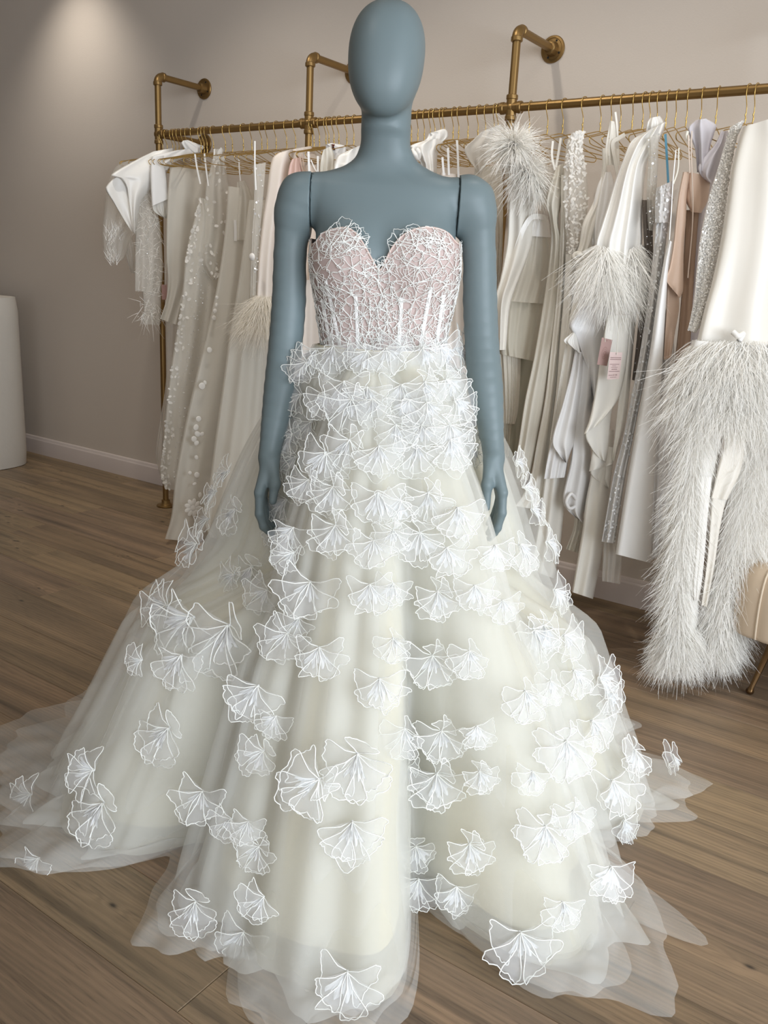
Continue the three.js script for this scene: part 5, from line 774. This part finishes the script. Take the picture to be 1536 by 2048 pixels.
garment('feather_jumpsuit', 'ivory satin jumpsuit with thick ostrich feathers over hips and legs, at the right edge', 'jumpsuit', [1440, 500], 0.33, 51, (P, add) => {
  add('top', cloth(P, [[1486, 254, 1590, 222], [1476, 285, 1610, 280], [1463, 340, 1610, 340], [1453, 410, 1610, 410], [1440, 490, 1610, 490], [1425, 560, 1610, 560], [1408, 622, 1610, 622], [1392, 690, 1610, 690]], { t: 0.06, fold: 0.013, freq: 1.7, nu: 44, nv: 50, grow: 0.3 }), M.satinIvory);
  const LL = [[1384, 680, 1484, 690], [1368, 770, 1478, 775], [1368, 850, 1452, 852], [1358, 950, 1432, 955], [1350, 1040, 1416, 1040], [1342, 1120, 1406, 1122], [1338, 1200, 1400, 1200], [1332, 1270, 1394, 1272], [1328, 1308, 1380, 1312]], RL = [[1482, 690, 1610, 690], [1476, 800, 1610, 800], [1466, 900, 1610, 900], [1452, 1010, 1600, 1010], [1434, 1110, 1545, 1115], [1418, 1190, 1500, 1195], [1408, 1250, 1474, 1255], [1398, 1296, 1450, 1300]];
  add('leg', cloth(P, LL, { t: 0.05, fold: 0.014, freq: 1.5, nv: 50, off: 0.02 }), M.satin); add('leg', cloth(P, RL, { t: 0.05, fold: 0.014, freq: 1.5, nv: 50, off: -0.02 }), M.satin);
  add('satin_panel', cloth(P, [[1470, 790, 1505, 795], [1456, 860, 1494, 860], [1438, 930, 1484, 935], [1422, 996, 1454, 1000]], { t: 0.014, fold: 0.008, freq: 1, off: 0.055 }), M.satinIvory);  // satin leg panel between the feathered legs
  add('satin_panel', cloth(P, [[1424, 990, 1452, 1000], [1420, 1050, 1440, 1056], [1414, 1120, 1430, 1126], [1403, 1210, 1414, 1214]], { t: 0.01, fold: 0.006, freq: 1, off: 0.05 }), M.satinIvory);  // narrow lower stem of the satin leg panel
  add('knot', tube(curve([P.pt(1466, 664, 0.09), P.pt(1476, 672, 0.1), P.pt(1486, 668, 0.09), P.pt(1478, 682, 0.095)], 16), 0.008, 8), M.satin);
  add('leg_panel', cloth(P, [[1396, 950, 1424, 955], [1391, 1040, 1415, 1040], [1386, 1110, 1409, 1112], [1382, 1165, 1403, 1168], [1386, 1200, 1397, 1202]], { t: 0.008, fold: 0.004, off: 0.075 }), M.satin);
  const fo = { curl: 0.6, w: 0.001 };
  add('hip_feathers', featherPatch(P, [[1392, 678, 1600, 684], [1366, 720, 1600, 730], [1352, 780, 1600, 790], [1362, 820, 1600, 840]], 4200, { ...fo, t: 0.09, l0: 0.06, l1: 0.13, side: 0.5, droop: 0.55, outw: 0.5, dx: -0.1 }), M.feather, STUFF);
  add('leg_feathers', [featherPatch(P, LL.slice(2).map(([a, b, c, d]) => [a - 4, b, a + (c - a) * 0.62, d]), 3400, { ...fo, t: 0.07, off: 0.02, l0: 0.04, l1: 0.09, side: 0.8, dx: -0.25, down: 0.9, outw: 0.6 }), featherPatch(P, RL.slice(1), 4200, { ...fo, t: 0.07, off: -0.01, l0: 0.05, l1: 0.1, side: 0.6, dx: 0.1, down: 0.9, outw: 0.6 })], M.feather, STUFF);
  add('cuff_feathers', [featherPatch(P, [[1336, 1250, 1400, 1255], [1322, 1290, 1395, 1295], [1318, 1318, 1378, 1322]], 1300, { ...fo, t: 0.07, off: 0.02, l0: 0.04, l1: 0.09, side: 0.9 }), featherPatch(P, [[1405, 1235, 1478, 1240], [1396, 1280, 1470, 1285], [1390, 1308, 1450, 1310]], 1300, { ...fo, t: 0.07, off: -0.02, l0: 0.04, l1: 0.09, side: 0.9 })], M.feather, STUFF);
});
// ---- price tags on strings
function priceTag(label, e, corners, card, string, print) {
  const P = Plane(e[0], e[1], 0.335, 34), t = thing('price_tag', label, 'tag', P.pt(e[0], e[1]));
  const c = corners.map(([x, y]) => P.pt(x, y, 0.02)), back = corners.map(([x, y]) => P.pt(x, y, 0.0188)), Q = (u, v, s) => s[0].clone().lerp(s[1], u).lerp(s[3].clone().lerp(s[2], u), v);
  part('card', [sheet(2, 2, (u, v) => Q(u, v, c), false, (u, v) => [u, v]), sheet(2, 2, (u, v) => Q(1 - u, v, back), false, (u, v) => [u, v])], std({ map: card, roughness: 0.8 }), t);
  part('string', tube(curve(string.map(([x, y, o]) => P.pt(x, y, o ?? 0.021)), 20), 0.0009, 5), M.string, t);
}
const canvasTex = (w, h, draw) => { const k = document.createElement('canvas'); k.width = w; k.height = h; draw(k.getContext('2d')); const t = new THREE.CanvasTexture(k); t.colorSpace = THREE.SRGBColorSpace; t.flipY = false; return t; };
const cardA = canvasTex(256, 420, (g) => { g.fillStyle = '#a98a83'; g.fillRect(0, 0, 256, 420); g.strokeStyle = '#94706a'; g.lineWidth = 8; g.beginPath(); g.ellipse(128, 225, 62, 92, 0, 0.7, 5.6); g.stroke(); g.lineWidth = 7; g.beginPath(); g.ellipse(128, 225, 40, 62, 0, 3.6, 8.6); g.stroke(); g.lineWidth = 10; g.beginPath(); g.moveTo(108, 255); g.bezierCurveTo(96, 190, 170, 180, 150, 225); g.bezierCurveTo(140, 250, 120, 265, 150, 262); g.stroke(); g.fillStyle = '#7d5e58'; g.beginPath(); g.arc(128, 30, 9, 0, 7); g.fill(); });
const cardB = canvasTex(256, 420, (g) => { g.fillStyle = '#d3bcb7'; g.fillRect(0, 0, 256, 420); g.fillStyle = '#5b3434'; const bar = (x, y, w, h) => { for (let i = 0; i < w; i += 9) g.fillRect(x + i, y + (i % 27 ? 0 : 1), 6 + (i * 7 % 3), h); }; bar(20, 78, 222, 11); bar(20, 104, 222, 12); bar(24, 182, 190, 9); bar(80, 206, 80, 7); bar(60, 228, 130, 7); bar(72, 256, 110, 12); bar(20, 290, 222, 10); bar(24, 350, 84, 10); g.font = 'bold 34px sans-serif'; g.fillText('$ 119', 118, 366); bar(60, 384, 130, 7); g.beginPath(); g.arc(128, 24, 8, 0, 7); g.fill(); });
priceTag('dusty rose price tag with a round monogram emblem, hanging higher of the two', [1208, 700], [[1204, 675], [1225, 680], [1214, 732], [1194, 729]], cardA, [[1216, 640], [1211, 662, 0.024], [1210, 684]]);
priceTag('pale pink price tag printed with dark lines of text, hanging lower of the two', [1230, 730], [[1220, 704], [1245, 705], [1238, 758], [1214, 759]], cardB, [[1240, 640], [1236, 670, 0.024], [1233, 710]]);
{ const P = Plane(328, 560, 0.1, 14), t = thing('price_tag', 'small dusty pink tag hanging low beside the brass post at the left end', 'tag', P.pt(330, 570)), card = [[323, 569], [337, 569], [335, 600], [324, 599]].map(([x, y]) => P.pt(x, y, 0.03)); part('card', sheet(1, 1, (u, v) => card[0].clone().lerp(card[1], u).lerp(card[3].clone().lerp(card[2], u), v)), std({ color: '#b08b83', roughness: 0.8 }), t); part('string', tube(curve([P.pt(334, 510, 0.03), P.pt(331, 545, 0.032), P.pt(330, 571, 0.031)], 10), 0.0009, 5), M.string, t); }

// ---------------------------------------------------------------- the bench at the right edge
{
  const foot = atY(1497, 1388, 0), corner = 0;
  const t = thing('channel_bench', 'champagne velvet bench with raised vertical piping and slim brass legs at the right edge', 'bench', V(0.1, 0, -2.86));
  const velvet = phy({ color: '#c9b49b', roughness: 0.75, sheen: 0.6, sheenColor: new THREE.Color(1, 0.95, 0.88), sheenRoughness: 0.4 }), pipingM = phy({ color: '#d8c6ae', roughness: 0.6 });
  const x0 = -0.565, x1 = 0.85, z0 = -3.14, z1 = -2.62, yb = 0.205, yt = 0.44, R = 0.2, cx = (x0 + x1) / 2, cz = (z0 + z1) / 2, hx = (x1 - x0) / 2, hz = (z1 - z0) / 2;
  // plan outline with rounded ends, walked by arc length
  const outline = []; const corners = [[x1 - R, z1 - R, 0], [x0 + R, z1 - R, 90], [x0 + R, z0 + R, 180], [x1 - R, z0 + R, 270]];
  corners.forEach(([px, pz, a0]) => { for (let k = 0; k <= 12; k++) { const a = (a0 + k / 12 * 90) * RAD; outline.push([px + R * Math.cos(a), pz + R * Math.sin(a)]); } });
  const L = [0]; for (let i = 1; i <= outline.length; i++) { const a = outline[i - 1], b = outline[i % outline.length]; L.push(L[i - 1] + Math.hypot(b[0] - a[0], b[1] - a[1])); }
  const per = L[L.length - 1], at = (s) => { s = ((s % per) + per) % per; let i = 0; while (L[i + 1] < s) i++; const q = (s - L[i]) / (L[i + 1] - L[i] || 1), a = outline[i], b = outline[(i + 1) % outline.length], d = [b[0] - a[0], b[1] - a[1]], l = Math.hypot(...d) || 1; return { x: lerp(a[0], b[0], q), z: lerp(a[1], b[1], q), nx: d[1] / l, nz: -d[0] / l }; };
  const NCH = 46, w = per / NCH, prof = [[0.0, yb + 0.02, 0.022], [0.12, yb + 0.004, 0.006], [0.2, yb + 0.02, 0], [0.55, (yb + yt) / 2, -0.008], [0.78, yt - 0.045, 0.0], [0.9, yt - 0.01, 0.022], [1, yt, 0.07]];
  const pY = table(prof.map((p) => [p[0], p[1]])), pI = table(prof.map((p) => [p[0], p[2]]));
  const side = (s, v, out = 0) => { const p = at(s), b = pI(v) - out; return V(p.x - p.nx * b * -1 * -1, pY(v), p.z - p.nz * b); };
  part('seat', [sheet(NCH * 6, 22, (u, v) => { const s = u * per, k = (u * NCH) % 1, puff = 0.006 * Math.sin(Math.PI * k); return side(s, v, puff * smooth(0, 0.15, v)); }, true), sheet(NCH * 2, 4, (u, v) => { const a = side(u * per, 1); return V(lerp(a.x, cx, v), yt + 0.004 * Math.sin(v * 3), lerp(a.z, cz, v)); }, true), sheet(NCH * 2, 2, (u, v) => { const a = side(u * per, 0); return V(lerp(a.x, cx, v), yb + 0.02, lerp(a.z, cz, v)); }, true)], velvet, t);
  for (let i = 0; i < NCH; i++) { const pts = []; for (let k = 0; k <= 16; k++) pts.push(side(i * w, 0.04 + 0.96 * k / 16, 0.003)); part('piping', tube(pts, 0.0032, 6), pipingM, t); }
  const legM = std({ color: '#6e5437', metalness: 0.9, roughness: 0.32 });
  for (const [fx, fz, sx, sz] of [[foot.x, foot.z, 1, -0.4], [x1 - 0.14, foot.z, -1, -0.4], [x0 + 0.2, z0 + 0.06, 1, 0.6], [x1 - 0.2, z0 + 0.06, -1, 0.6]]) {
    const a = V(fx, 0.0, fz), b = V(fx + 0.05 * sx, yb + 0.03, fz + 0.06 * sz), d = a.distanceTo(b);
    part('leg', turned(a.clone().setY(0.001), b, [[0, 0], [0.002, 0.009], [0.007, 0.0125], [0.014, 0.0125], [0.02, 0.009], [0.028, 0.0075], [d * 0.6, 0.011], [d, 0.0145], [d, 0]], 20), legM, t);
  }
}
renderer.render(scene, camera);
